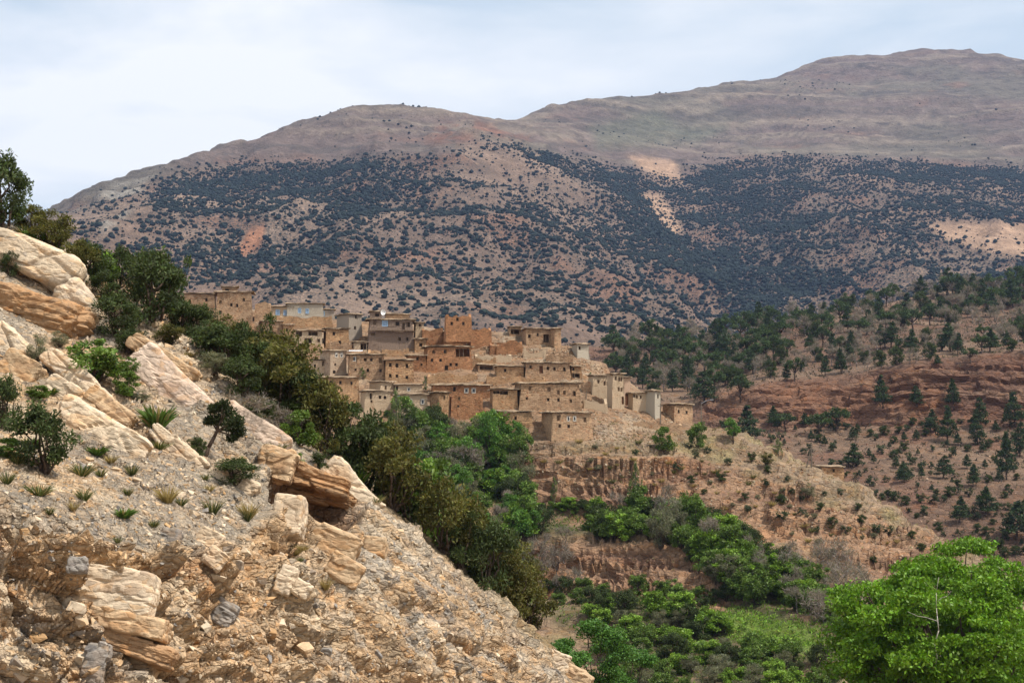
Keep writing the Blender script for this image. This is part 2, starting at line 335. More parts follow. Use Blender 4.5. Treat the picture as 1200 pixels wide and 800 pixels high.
RH = disp(RH, led * 0.8 * steep + flute * 2.6 * steep + (bo * 2.4 - bg_ * 1.2 + bo2 * 0.9 - bg2_ * 0.4) * cz + fbm(RH, 9, 4, 15) * 0.9)
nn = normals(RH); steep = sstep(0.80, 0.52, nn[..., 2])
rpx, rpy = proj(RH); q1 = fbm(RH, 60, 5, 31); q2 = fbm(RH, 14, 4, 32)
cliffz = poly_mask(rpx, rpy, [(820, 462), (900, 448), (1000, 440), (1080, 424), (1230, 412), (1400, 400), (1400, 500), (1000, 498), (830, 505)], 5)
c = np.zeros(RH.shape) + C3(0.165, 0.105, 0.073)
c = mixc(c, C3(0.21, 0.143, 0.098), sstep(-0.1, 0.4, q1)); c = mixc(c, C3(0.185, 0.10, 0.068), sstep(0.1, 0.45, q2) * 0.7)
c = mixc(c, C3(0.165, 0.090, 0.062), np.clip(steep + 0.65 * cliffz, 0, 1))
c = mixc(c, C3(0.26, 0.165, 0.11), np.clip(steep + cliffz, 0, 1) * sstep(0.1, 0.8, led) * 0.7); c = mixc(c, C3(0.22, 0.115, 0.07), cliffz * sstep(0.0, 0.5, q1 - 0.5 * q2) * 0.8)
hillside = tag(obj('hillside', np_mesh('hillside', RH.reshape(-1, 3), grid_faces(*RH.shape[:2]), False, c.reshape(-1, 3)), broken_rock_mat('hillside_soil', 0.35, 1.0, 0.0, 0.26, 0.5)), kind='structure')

# ---- village spur, cliffs and gully
crest = [(-100, 270, 380), (0, 285, 378), (100, 305, 372), (200, 345, 362), (300, 362, 360), (400, 376, 358), (480, 384, 360), (540, 386, 360), (600, 391, 356), (650, 400, 350), (690, 416, 344), (730, 445, 334), (775, 482, 325),
         (830, 500, 315), (900, 522, 305), (950, 546, 298), (1000, 566, 292), (1050, 598, 285), (1105, 633, 278), (1200, 690, 265), (1350, 770, 240)]
mid = [(200, 380, 350), (300, 405, 338), (400, 442, 320), (500, 442, 320), (600, 443, 320), (680, 452, 317), (740, 480, 312), (330, 385, 348), (450, 412, 338), (560, 412, 338), (620, 420, 334),
       (380, 480, 300), (460, 488, 297), (520, 491, 297), (600, 505, 294), (690, 516, 292), (760, 502, 304), (250, 440, 320), (150, 420, 330),
       (620, 542, 285), (720, 545, 283), (800, 545, 288), (870, 565, 286), (960, 600, 276), (1040, 630, 272),
       (620, 583, 280), (700, 590, 278), (760, 596, 276), (830, 612, 272), (900, 636, 266), (1000, 655, 260), (1090, 680, 254),
       (640, 615, 266), (740, 622, 261), (840, 655, 250), (640, 634, 258), (760, 638, 255), (860, 672, 246), (640, 688, 252), (760, 688, 247), (840, 705, 240),
       (700, 715, 236), (800, 712, 234), (900, 740, 222), (980, 760, 214), (700, 775, 218), (800, 790, 206), (900, 800, 198), (1000, 800, 200), (1100, 760, 215), (1200, 770, 215),
       (480, 560, 275), (560, 580, 268), (560, 650, 250), (620, 720, 232), (420, 540, 278), (300, 560, 280), (500, 720, 230)]
flr = [np.array([x, y, -30.0 + 0.02 * abs(x - 12)]) for y in (70, 100, 135, 165) for x in (-40, 0, 25, 60, 110)]
ctrl = pts(crest) + pts(mid) + flr + behind(crest, 40, -14) + behind(crest, 110, -45)
VH = sheet(ctrl, -20, 1300, 580, 62, 470, 410, lam=2e-4, k=0.12, nY=900)
VH[..., 2] += fbm(VH, 30, 5, 13) * 1.3
z = VH[..., 2]; vpx, vpy = proj(VH); vil0 = poly_mask(vpx, vpy, [(180, 350), (540, 370), (700, 400), (830, 490), (700, 520), (380, 500), (200, 420)], 10)
# old terraces: the slope steps between retaining banks
tz = (z + fbm(VH, 45, 3, 55) * 2.2) / 3.4; fr = tz - np.floor(tz)
VH[..., 2] += (sstep(0.25, 0.75, fr) - fr) * 3.4 * 0.55
nn = normals(VH); steep = sstep(0.90, 0.66, nn[..., 2])
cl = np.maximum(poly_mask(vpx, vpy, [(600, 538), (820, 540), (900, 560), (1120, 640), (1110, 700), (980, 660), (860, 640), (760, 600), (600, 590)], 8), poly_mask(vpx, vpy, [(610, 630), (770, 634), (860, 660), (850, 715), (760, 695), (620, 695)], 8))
wz = np.stack([VH[..., 0] * 0.10, VH[..., 1] * 0.10, VH[..., 2] + fbm(VH, 25, 3, 8) * 1.2], -1)
led = vnoise(wz, 1.7, 3) + 0.7 * vnoise(wz, 0.75, 4)
flute = ridged(VH * np.array([1, 1, 0.15]), 3.6, 3, 6) - 0.55
a_, b_, blk = worley(VH * np.array([1, 1, 1.3]), 1.4, 19)
cs = np.clip(steep * 0.5 + cl + 0.35, 0, 1)
bo, bg_ = beds(VH, VH[..., 2] + 0.02 * VH[..., 0] + fbm(VH, 22, 3, 8) * 1.6, 1.9, 11, 71); bo2, bg2_ = beds(VH, VH[..., 2] + fbm(VH, 22, 3, 8) * 1.6, 0.8, 6, 81); cb = np.clip(cl + 0.45 * (1 - vil0) * (vpy > 500), 0, 1)
VH = disp(VH, led * 0.6 * cs + flute * 0.12 * cl + (bo * 1.6 - bg_ * 0.9 + bo2 * 0.6 - bg2_ * 0.35) * cb + (blk - 0.5) * 0.5 * cs + fbm(VH, 5, 4, 15) * 0.45)
nn = normals(VH); steep = sstep(0.80, 0.5, nn[..., 2]); q1 = fbm(VH, 28, 5, 31); q2 = fbm(VH, 6, 4, 32)
c = np.zeros(VH.shape) + C3(0.215, 0.147, 0.096)
c = mixc(c, C3(0.265, 0.193, 0.13), sstep(-0.05, 0.45, q1)); c = mixc(c, C3(0.20, 0.155, 0.09), sstep(0.1, 0.5, q2) * 0.7)
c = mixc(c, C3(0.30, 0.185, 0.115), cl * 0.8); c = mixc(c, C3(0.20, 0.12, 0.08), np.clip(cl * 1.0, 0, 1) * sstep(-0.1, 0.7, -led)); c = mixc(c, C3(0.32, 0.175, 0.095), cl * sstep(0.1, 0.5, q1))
vil = poly_mask(vpx, vpy, [(180, 350), (540, 370), (700, 400), (830, 490), (700, 520), (380, 500), (200, 420)], 10)
c = mixc(c, C3(0.26, 0.165, 0.10), vil * 0.7); c = mixc(c, C3(0.34, 0.27, 0.195), vil * sstep(0.05, 0.4, q2) * 0.7)
green = np.maximum.reduce([poly_mask(vpx, vpy, p, 12) for p in ([(600, 590), (700, 596), (800, 606), (960, 700), (1000, 770), (900, 800), (760, 800), (640, 720), (860, 690), (760, 628), (600, 632)], [(440, 490), (600, 505), (610, 620), (640, 720), (450, 640)], [(700, 695), (960, 720), (960, 790), (740, 780)])])
gm = green * sstep(-0.35, 0.25, q2 + 0.4 * q1 + 0.15) * (1 - 0.8 * cl)
c = mixc(c, C3(0.065, 0.068, 0.030), gm * 0.85); c = mixc(c, C3(0.11, 0.165, 0.032), poly_mask(vpx, vpy, [(830, 708), (960, 738), (960, 772), (860, 742)], 10) * sstep(-0.4, 0.2, q2) * 0.9)
dry = (1 - green) * (1 - cl) * (1 - vil); c = mixc(c, C3(0.24, 0.20, 0.10), dry * sstep(0.0, 0.5, -q2) * 0.7)
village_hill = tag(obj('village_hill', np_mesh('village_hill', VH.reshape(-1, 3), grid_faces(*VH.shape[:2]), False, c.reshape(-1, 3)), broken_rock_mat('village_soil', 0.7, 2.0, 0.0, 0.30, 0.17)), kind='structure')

# ---- near rocky slope with the cut face
edge = [(-200, 80, 98), (-100, 185, 95), (0, 262, 92), (50, 285, 91), (100, 312, 90), (150, 345, 89), (200, 384, 88), (250, 420, 87), (300, 458, 86), (350, 502, 82), (400, 545, 78), (450, 588, 77), (500, 632, 77), (590, 710, 77), (668, 797, 78), (740, 880, 79)]
mid = [(0, 330, 80), (100, 390, 79), (0, 400, 71), (100, 445, 70), (180, 440, 74), (200, 500, 69), (280, 520, 72), (280, 570, 66), (0, 480, 61), (100, 545, 59), (200, 592, 59), (280, 605, 63), (0, 565, 52.5), (80, 605, 52),
       (-150, 560, 50), (-150, 420, 62),
       (0, 620, 49.8), (100, 650, 51.2), (200, 655, 55.5), (280, 640, 61), (350, 620, 67), (380, 590, 72),
       (0, 700, 48.4), (100, 715, 49.9), (200, 715, 53.6), (300, 710, 58.5), (400, 700, 64.5), (500, 700, 70.5), (560, 720, 73),
       (0, 800, 46.8), (100, 800, 48.6), (200, 800, 51.8), (300, 800, 55.8), (400, 800, 60.5), (500, 800, 66), (600, 800, 72),
       (0, 900, 45.5), (200, 900, 50), (400, 900, 58), (600, 900, 69.5), (-150, 700, 47), (-150, 900, 44), (0, 1100, 42), (300, 1100, 50), (600, 1100, 64), (740, 1000, 76)]
ctrl = pts(edge) + pts(mid) + behind(edge, 12, -6) + behind(edge, 32, -18)
FS = sheet(ctrl, -80, 770, 640, 41, 128, 500, lam=2e-4, sc=20.0, k=0.16, nY=900)
FS[..., 2] += fbm(FS, 9, 4, 13) * 0.55
fpx, fpy = proj(FS)
face_row = np.interp(fpx, [-200, 0, 100, 200, 290, 340, 400, 460, 520, 700, 800], [560, 590, 626, 642, 630, 575, 556, 600, 648, 812, 900]) + fbm(FS, 4, 3, 70) * 14
face = sstep(-8, 22, fpy - face_row); front = sstep(3, -1, FS[..., 1] - np.interp(fpx, [p[0] for p in edge], [p[2] for p in edge]))
face = face * front
# coordinates turned into the dip of the beds (they slope down to the right, parallel to the hillside)
dip = math.radians(33); U = np.stack([FS[..., 0] * math.cos(dip) - FS[..., 2] * math.sin(dip), FS[..., 1], FS[..., 0] * math.sin(dip) + FS[..., 2] * math.cos(dip)], -1)
Uw = U + 0.35 * np.stack([fbm(FS, 2.0, 3, 91), fbm(FS, 2.0, 3, 92), fbm(FS, 2.0, 3, 93)], -1)
a1, b1, k1 = worley(Uw * np.array([0.42, 0.7, 1.1]), 1.2, 19)
a2, b2, k2 = worley(Uw * np.array([0.75, 1, 1.4]), 0.46, 29)
a3, b3, k3 = worley(Uw, 0.19, 39)
g1 = sstep(0.0, 0.22, b1 - a1); g2 = sstep(0.0, 0.25, b2 - a2); g3 = sstep(0.0, 0.3, b3 - a3)
run = ridged(np.stack([U[..., 0] * 0.12, U[..., 1] * 0.55, U[..., 2]], -1), 1.1, 4, 61) - 0.55
wb = (U[..., 2] + 0.5 * fbm(FS, 3.2, 4, 95) + 0.12 * fbm(FS, 0.6, 3, 96)) / 0.85; ib = np.floor(wb); fb = wb - ib; oz = np.zeros_like(ib); blk_ = np.floor(U[..., 0] / 2.6 + _h(ib, oz, oz, 3) * 7 + 0.25 * fbm(FS, 1.5, 2, 97))
bedr = _h(ib, blk_, oz, 5); groove = sstep(0.0, 0.06, fb) * sstep(0.30, 0.22, fb)
rightf = sstep(330, 450, fpx) * face
Us = U * np.array([0.13, 0.5, 1.0]) + 0.12 * np.stack([fbm(FS, 3, 3, 101)] * 3, -1); cut1 = np.clip(1 - np.abs(vnoise(Us, 1.0, 102)) * 2.2, 0, 1) ** 2; cut2 = np.clip(1 - np.abs(vnoise(Us * 1.3, 0.42, 103)) * 2.2, 0, 1) ** 2
zone = sstep(-0.35, 0.25, fbm(FS, 5, 3, 63))
d = face * ((k1 * g1 - 0.4) * 1.25 * (0.35 + 0.65 * zone) + (k2 * g2 - 0.4) * 0.36 + (k3 * g3 - 0.4) * 0.05) * (1 - 0.78 * rightf) + rightf * (run * 1.2 + fbm(U * np.array([0.18, 0.5, 1.0]), 0.55, 3, 66) * 0.20 - cut1 * 0.50 - cut2 * 0.20)
d += face * ((bedr - 0.5) * 1.3 - 0.55 * groove) * (0.25 + 0.75 * zone) * (1 - 0.75 * rightf)
d += (1 - face) * ((bedr - 0.5) * 0.35 * sstep(-0.1, 0.3, fbm(FS, 6, 3, 98)) + (k1 * g1 - 0.4) * 0.6 * sstep(0.0, 0.4, fbm(FS, 7, 3, 64)) + (k2 * g2 - 0.4) * 0.09 + (k3 * g3 - 0.4) * 0.05) + fbm(FS, 1.1, 4, 65) * 0.08
# undercut below the lip at the head of the face
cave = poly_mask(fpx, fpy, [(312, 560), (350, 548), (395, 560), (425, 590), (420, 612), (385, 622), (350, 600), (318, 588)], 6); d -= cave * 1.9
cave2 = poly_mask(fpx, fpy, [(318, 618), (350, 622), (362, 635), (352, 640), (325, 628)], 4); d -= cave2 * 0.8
FS = disp(FS, d)
q1 = fbm(FS, 4.0, 5, 71); q2 = fbm(FS, 0.9, 4, 72); q3 = fbm(FS, 12, 3, 73)
tan_, cream, ochre, grey, rust = C3(0.43, 0.305, 0.19), C3(0.55, 0.44, 0.31), C3(0.44, 0.275, 0.14), C3(0.225, 0.21, 0.195), C3(0.30, 0.15, 0.07)
c = np.zeros(FS.shape) + tan_
c = mixc(c, cream, sstep(0.45, 0.75, k1) * 0.8); c = mixc(c, ochre, sstep(0.0, 0.45, q1) * 0.7); c = mixc(c, grey, sstep(0.74, 0.8, k2) * face * 0.85 * sstep(-0.3, 0.3, q3 + 0.2))
c = mixc(c, ochre, face * (1 - rightf) * sstep(0.45, 0.8, bedr) * 0.6); c = mixc(c, grey, face * sstep(0.30, 0.12, bedr) * sstep(-0.1, 0.4, q3) * 0.55)
c = mixc(c, rust, face * sstep(0.15, 0.5, -q1 + 0.3 * q2) * 0.55 * sstep(330, 230, fpx)); c = mixc(c, cream, sstep(0.2, 0.7, k3) * 0.25)
scree = (1 - face) * front * sstep(-0.3, 0.2, fbm(FS, 5, 4, 74) + sstep(60, 260, fpx) * 0.3 + sstep(480, 560, fpy) * 0.25 - 0.1)
c = mixc(c, C3(0.30, 0.255, 0.20), scree * 0.85); st1 = vnoise(Us, 0.55, 111); st2 = vnoise(Us, 0.2, 112); c = mixc(c, C3(0.36, 0.32, 0.265), rightf * sstep(-0.1, 0.4, st1) * 0.8); c = mixc(c, cream, rightf * sstep(0.1, 0.6, st2) * 0.7); c = mixc(c, C3(0.38, 0.265, 0.16), rightf * sstep(0.1, 0.5, -st1 + 0.4 * st2) * 0.7)
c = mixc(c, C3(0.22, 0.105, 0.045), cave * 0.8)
back = 1 - front; c = mixc(c, C3(0.20, 0.15, 0.075), back * 0.8)
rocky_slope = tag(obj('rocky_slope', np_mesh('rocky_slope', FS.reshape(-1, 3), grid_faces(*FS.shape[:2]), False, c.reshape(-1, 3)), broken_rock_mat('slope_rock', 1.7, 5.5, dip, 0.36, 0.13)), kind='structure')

# ---- low ground under everything, out to the horizon
gx = np.linspace(-9000, 9000, 61); gy = np.linspace(-6000, 14000, 61); G = np.zeros((61, 61, 3)); G[..., 0] = gx[None]; G[..., 1] = gy[:, None]; G[..., 2] = -34
ground = tag(obj('ground', np_mesh('ground', G.reshape(-1, 3), grid_faces(61, 61), True, np.full((61 * 61, 3), 0.2) * np.array([1.2, 0.9, 0.6])), ground_mat('ground_soil', 0.3, 2.0)), kind='structure')
bpy.context.view_layer.update()
from mathutils.bvhtree import BVHTree
_dg = bpy.context.evaluated_depsgraph_get(); TREE = {o.name: BVHTree.FromObject(o, _dg) for o in (mountain, hillside, village_hill, rocky_slope)}
def cast(o, px, py):
    return TREE[o.name].ray_cast(Vector((0, 0, 0)), Vector(ray(px, py)).normalized())[0]
def hit(px, py, layers):
    best = None
    for o in layers:
        p = cast(o, px, py)
        if p is not None and (best is None or p.length < best.length): best = p.copy()
    return best
def drop(x, y, layers):
    best = None
    for o in layers:
        p = TREE[o.name].ray_cast(Vector((x, y, 3000.0)), Vector((0, 0, -1)))[0]
        if p is not None and (best is None or p.z > best.z): best = p.copy()
    return best
# ------------------------------------------------------------------ village
def stone_mat(name, base, vary=0.35, scale=2.6, mortar=1.15, plaster=0.0):
    "rubble masonry: each stone its own tone, paler mud between, patches of worn render"
    t = NT(name, 0.95, 0.1); p = t.pos()
    s = t.n('ShaderNodeMapping', {'Vector': p, 'Scale': (1.0, 1.0, 1.7)}).outputs[0]
    nz = t.n('ShaderNodeTexNoise', {'Vector': p, 'Scale': 1.5, 'Detail': 3.0}).outputs[1]
    sw = t.n('ShaderNodeVectorMath', {0: s, 1: t.n('ShaderNodeVectorMath', {0: nz, 1: (0.35, 0.35, 0.35)}, operation='MULTIPLY').outputs[0]}, operation='ADD').outputs[0]
    vo = t.n('ShaderNodeTexVoronoi', {'Vector': sw, 'Scale': scale}); ve = t.n('ShaderNodeTexVoronoi', {'Vector': sw, 'Scale': scale}, feature='DISTANCE_TO_EDGE')
    hv = t.n('ShaderNodeSeparateColor', {0: vo.outputs['Color']}).outputs[0]
    b = base
    col = t.ramp(hv, [(0.0, tuple(x * (1 - vary) for x in b)), (0.5, b), (0.85, (min(1, b[0] * (1 + vary)), b[1] * (1 + vary * .9), b[2] * (1 + vary * .8))), (1.0, (b[0] * 0.8, b[1] * 0.55, b[2] * 0.45))])
    ed = t.ramp(ve.outputs[0], [(0.0, (1, 1, 1)), (0.09, (0, 0, 0))])
    col = t.mix(ed, col, tuple(min(1, x * mortar) for x in b))
    big = t.noise(p, 0.45, 5, 0.65); col = t.mix(1.0, col, t.ramp(big, [(0.3, (0.72, 0.70, 0.68)), (0.7, (1.22, 1.2, 1.18))]), 'MULTIPLY')
    rnd = t.n('ShaderNodeObjectInfo').outputs['Random']; col = t.mix(1.0, col, t.ramp(rnd, [(0.0, (0.80, 0.78, 0.77)), (0.5, (1.0, 0.98, 0.97)), (1.0, (1.16, 1.15, 1.14))]), 'MULTIPLY')
    pm = t.ramp(t.noise(p, 0.8, 5, 0.7), [(0.52 - plaster * 0.3, (0, 0, 0)), (0.60 - plaster * 0.3, (1, 1, 1))])
    col = t.mix(pm, col, tuple(min(1, x * 1.12) for x in b))
    t.color(col); t.bump(ve.outputs[0], 0.9, 0.12); return t.m
M = dict(tan=stone_mat('stone_tan', (0.345, 0.235, 0.148)), pale=stone_mat('stone_pale', (0.41, 0.31, 0.21), 0.25, plaster=0.5), red=stone_mat('stone_red', (0.285, 0.152, 0.080), 0.4),
         ochre=stone_mat('stone_ochre', (0.335, 0.215, 0.122), 0.35), grey=stone_mat('stone_grey', (0.37, 0.28, 0.20), 0.25, plaster=0.3), brown=stone_mat('render_brown', (0.20, 0.145, 0.11), 0.15, plaster=0.8),
         white=stone_mat('plaster_white', (0.36, 0.315, 0.25), 0.06, plaster=1.0), pink=stone_mat('plaster_pink', (0.42, 0.29, 0.205), 0.10, plaster=1.0), block=stone_mat('render_grey', (0.28, 0.235, 0.19), 0.15, plaster=1.0))
def plain(name, c, rough=0.8, spec=0.2, var=0.25, sc=3.0):
    t = NT(name, rough, spec); p = t.pos(); v = t.ramp(t.noise(p, sc, 4), [(0.3, (1 - var,) * 3), (0.7, (1 + var,) * 3)])
    t.color(t.mix(1.0, t.n('ShaderNodeRGB').outputs[0], v, 'MULTIPLY')); t.t.nodes['RGB'].outputs[0].default_value = (*c, 1); return t.m
M.update(roof=plain('roof_earth', (0.29, 0.215, 0.145), 1.0, 0.05, 0.35, 1.6), eave=plain('roof_beam_wood', (0.15, 0.105, 0.07), 0.9, 0.1), dark=plain('opening_shade', (0.030, 0.020, 0.014), 0.7), wood=plain('door_wood', (0.11, 0.045, 0.02), 0.7),  # dark: near-black colour standing in for the shade inside dark openings
         frame=plain('window_wood', (0.15, 0.095, 0.055), 0.8), wframe=plain('window_white_paint', (0.48, 0.44, 0.38), 0.7), bframe=plain('window_blue_paint', (0.30, 0.42, 0.55), 0.6), glass=plain('window_glass', (0.03, 0.035, 0.045), 0.15, 0.5, 0.1),
         blueglass=plain('window_blue_shutter', (0.26, 0.36, 0.50), 0.4), metal=plain('sheet_metal', (0.55, 0.55, 0.56), 0.45, 0.5), pole=plain('pole_wood', (0.16, 0.13, 0.10), 0.9), steel=plain('pole_steel', (0.32, 0.32, 0.33), 0.5, 0.5), dishw=plain('dish_paint', (0.72, 0.72, 0.72), 0.5))
rh = random.Random(3)
def wall_mesh(W, H, D, wins, deep=-2.5, jag=0.0, top=True):
    "box of masonry, front on y=0; each window cell is pushed into the wall as a real recess"
    m = MB(); ws = [w for w in wins]
    xs = sorted({-W / 2, W / 2, *[w[0] - w[2] / 2 for w in ws], *[w[0] + w[2] / 2 for w in ws]}); zs = sorted({deep, 0.0, H, *[w[1] - w[3] / 2 for w in ws], *[w[1] + w[3] / 2 for w in ws]})
    def fill(a):
        r = [a[0]]
        for b in a[1:]:
            k = max(1, int((b - r[-1]) / 1.3 + 0.5)); s = r[-1]
            for i in range(1, k): r.append(s + (b - s) * i / k)
            r.append(b)
        return r
    xs = fill(xs); zs = fill(zs); edge = {x for w in ws for x in (w[0] - w[2] / 2, w[0] + w[2] / 2)}
    jz = [rh.uniform(-jag, 0.15 * jag) if jag else rh.uniform(-.06, .06) for _ in xs]
    V = {}
    for i, x in enumerate(xs):
        for k, z in enumerate(zs):
            zz = z + (jz[i] if k == len(zs) - 1 else 0); V[i, k] = (x, rh.uniform(-.035, .035), zz)
    for i in range(len(xs) - 1):
        for k in range(len(zs) - 1):
            cx = (xs[i] + xs[i + 1]) / 2; cz = (zs[k] + zs[k + 1]) / 2; hole = None
            for w_ in ws:
                if abs(cx - w_[0]) < w_[2] / 2 and abs(cz - w_[1]) < w_[3] / 2: hole = w_
            q = [V[i, k], V[i + 1, k], V[i + 1, k + 1], V[i, k + 1]]
            if not hole: m.add(q, [(0, 1, 2, 3)]); continue
            dp = hole[4]; b = [(p[0], dp, p[2]) for p in q]
            m.add(b, [(0, 1, 2, 3)])
            # reveals only on the rim of the opening
            if abs(xs[i] - (hole[0] - hole[2] / 2)) < 1e-6: m.add([q[0], q[3], b[3], b[0]], [(0, 1, 2, 3)])
            if abs(xs[i + 1] - (hole[0] + hole[2] / 2)) < 1e-6: m.add([q[1], b[1], b[2], q[2]], [(0, 1, 2, 3)])
            if abs(zs[k] - (hole[1] - hole[3] / 2)) < 1e-6: m.add([q[0], b[0], b[1], q[1]], [(0, 1, 2, 3)])
            if abs(zs[k + 1] - (hole[1] + hole[3] / 2)) < 1e-6: m.add([q[3], q[2], b[2], b[3]], [(0, 1, 2, 3)])
    nx = len(xs); topv = [V[i, len(zs) - 1] for i in range(nx)]
    lf, rt = topv[0][2], topv[-1][2]
    if not jag:
        a, b = (-W / 2, D), (W / 2, D)
        m.add([(-W / 2, 0, deep), (-W / 2, D, deep), (-W / 2, D, H), (-W / 2, 0, lf)], [(0, 3, 2, 1)]); m.add([(W / 2, 0, deep), (W / 2, D, deep), (W / 2, D, H), (W / 2, 0, rt)], [(0, 1, 2, 3)])
        m.add([(-W / 2, D, deep), (W / 2, D, deep), (W / 2, D, H), (-W / 2, D, H)], [(0, 3, 2, 1)])
        if top: m.add([*topv, (W / 2, D, H), (-W / 2, D, H)], [tuple(range(nx + 2))])
    else:                                                     # ruin: four broken walls, half a metre thick, open to the sky
        th = 0.5
        for i in range(nx - 1):
            p, q = topv[i], topv[i + 1]; m.add([p, q, (q[0], th, q[2]), (p[0], th, p[2])], [(0, 1, 2, 3)]); m.add([(p[0], th, p[2]), (q[0], th, q[2]), (q[0], th, deep), (p[0], th, deep)], [(0, 1, 2, 3)])
        for sx in (-1, 1):
            n = max(3, int(D / 0.8)); hz = [lf if sx < 0 else rt] + [H - rh.uniform(0, jag * 1.2) for _ in range(n)]
            for i in range(n):
                y0, y1 = D * i / n, D * (i + 1) / n; xo, xi = sx * W / 2, sx * (W / 2 - th); z0, z1 = hz[i], hz[i + 1]
                m.add([(xo, y0, deep), (xo, y1, deep), (xo, y1, z1), (xo, y0, z0), (xi, y0, deep), (xi, y1, deep), (xi, y1, z1), (xi, y0, z0)], [(0, 1, 2, 3), (4, 7, 6, 5), (3, 2, 6, 7), (0, 3, 7, 4), (1, 5, 6, 2)])
        n = max(3, int(W / 0.9))
        for i in range(n):
            x0, x1 = -W / 2 + W * i / n, -W / 2 + W * (i + 1) / n; z0, z1 = H - rh.uniform(0, jag), H - rh.uniform(0, jag)
            m.add([(x0, D, deep), (x1, D, deep), (x1, D, z1), (x0, D, z0), (x0, D - th, deep), (x1, D - th, deep), (x1, D - th, z1), (x0, D - th, z0)], [(0, 3, 2, 1), (4, 5, 6, 7), (3, 7, 6, 2)])
    seed_ = rh.uniform(0, 99); P_ = np.array(m.v); nz_ = np.stack([vnoise(P_ + seed_, 2.2, 1), vnoise(P_ + seed_, 2.2, 2), vnoise(P_ + seed_, 2.6, 3) * 0.8 * (P_[:, 2] > 0.5 * H)], -1) * 0.10; lean_ = 1 - 0.018 * np.clip(P_[:, 2:3], 0, 9); P_ = P_ * np.concatenate([lean_, lean_ * 0 + 1, lean_ * 0 + 1], 1) + nz_; m.v = [tuple(p) for p in P_]
    me = m.mesh('wall'); bm = bmesh.new(); bm.from_mesh(me); bmesh.ops.remove_doubles(bm, verts=bm.verts, dist=0.002); bmesh.ops.recalc_face_normals(bm, faces=bm.faces); bm.to_mesh(me); bm.free(); return me
def roof_mesh(W, D, H, ov=0.32, th=0.2):
    "trodden earth on flat stones: a slab with an uneven edge that hangs over the wall"
    nx, ny = max(4, int(W / 0.8)), max(3, int(D / 0.9)); v = []; f = []
    for lay in (0, 1):
        for j in range(ny + 1):
            for i in range(nx + 1):
                x = -W / 2 - ov + (W + 2 * ov) * i / nx; y = -ov + (D + 2 * ov) * j / ny; e = i in (0, nx) or j in (0, ny)
                if e: x += rh.uniform(-.12, .12); y += rh.uniform(-.12, .12)
                if lay: z = H + 0.12 + th * rh.uniform(0.7, 1.35) + (0 if e else 0.10)
                else: z = H + 0.12 + (rh.uniform(-.07, .05) if e else 0)
                v.append((x, y, z))
    n = (nx + 1) * (ny + 1); I = lambda l, i, j: l * n + j * (nx + 1) + i
    for j in range(ny):
        for i in range(nx):
            f.append((I(1, i, j), I(1, i + 1, j), I(1, i + 1, j + 1), I(1, i, j + 1))); f.append((I(0, i, j), I(0, i, j + 1), I(0, i + 1, j + 1), I(0, i + 1, j)))
    for i in range(nx): f.append((I(0, i, 0), I(0, i + 1, 0), I(1, i + 1, 0), I(1, i, 0))); f.append((I(0, i, ny), I(1, i, ny), I(1, i + 1, ny), I(0, i + 1, ny)))
    for j in range(ny): f.append((I(0, 0, j), I(1, 0, j), I(1, 0, j + 1), I(0, 0, j + 1))); f.append((I(0, nx, j), I(0, nx, j + 1), I(1, nx, j + 1), I(1, nx, j)))
    sg = rh.uniform(0, 99); P_ = np.array(v); P_[:, 2] += vnoise(P_ * np.array([1, 1, 0]) + sg, 2.5, 4) * 0.12; v = P_.tolist(); me = bpy.data.meshes.new('roof'); me.from_pydata(v, [], f); me.update(); return me
def beams_mesh(W, D, H):
    m = MB(); n = max(3, int(W / 0.55))
    for i in range(n):
        x = -W / 2 + W * (i + 0.5) / n + rh.uniform(-.06, .06); r = rh.uniform(.05, .08); m.box(x - r, x + r, -0.24 - 0.16 - rh.uniform(0, .12), 0.3, H + 0.006, H + 0.115)
    n = max(2, int(D / 0.6))
    for i in range(n):
        y = D * (i + 0.5) / n; m.box(-W / 2 - 0.12 - rh.uniform(0, .08), -W / 2 + 0.3, y - .06, y + .06, H + 0.006, H + 0.115)
    return m.mesh('beam')
HOUSES = []
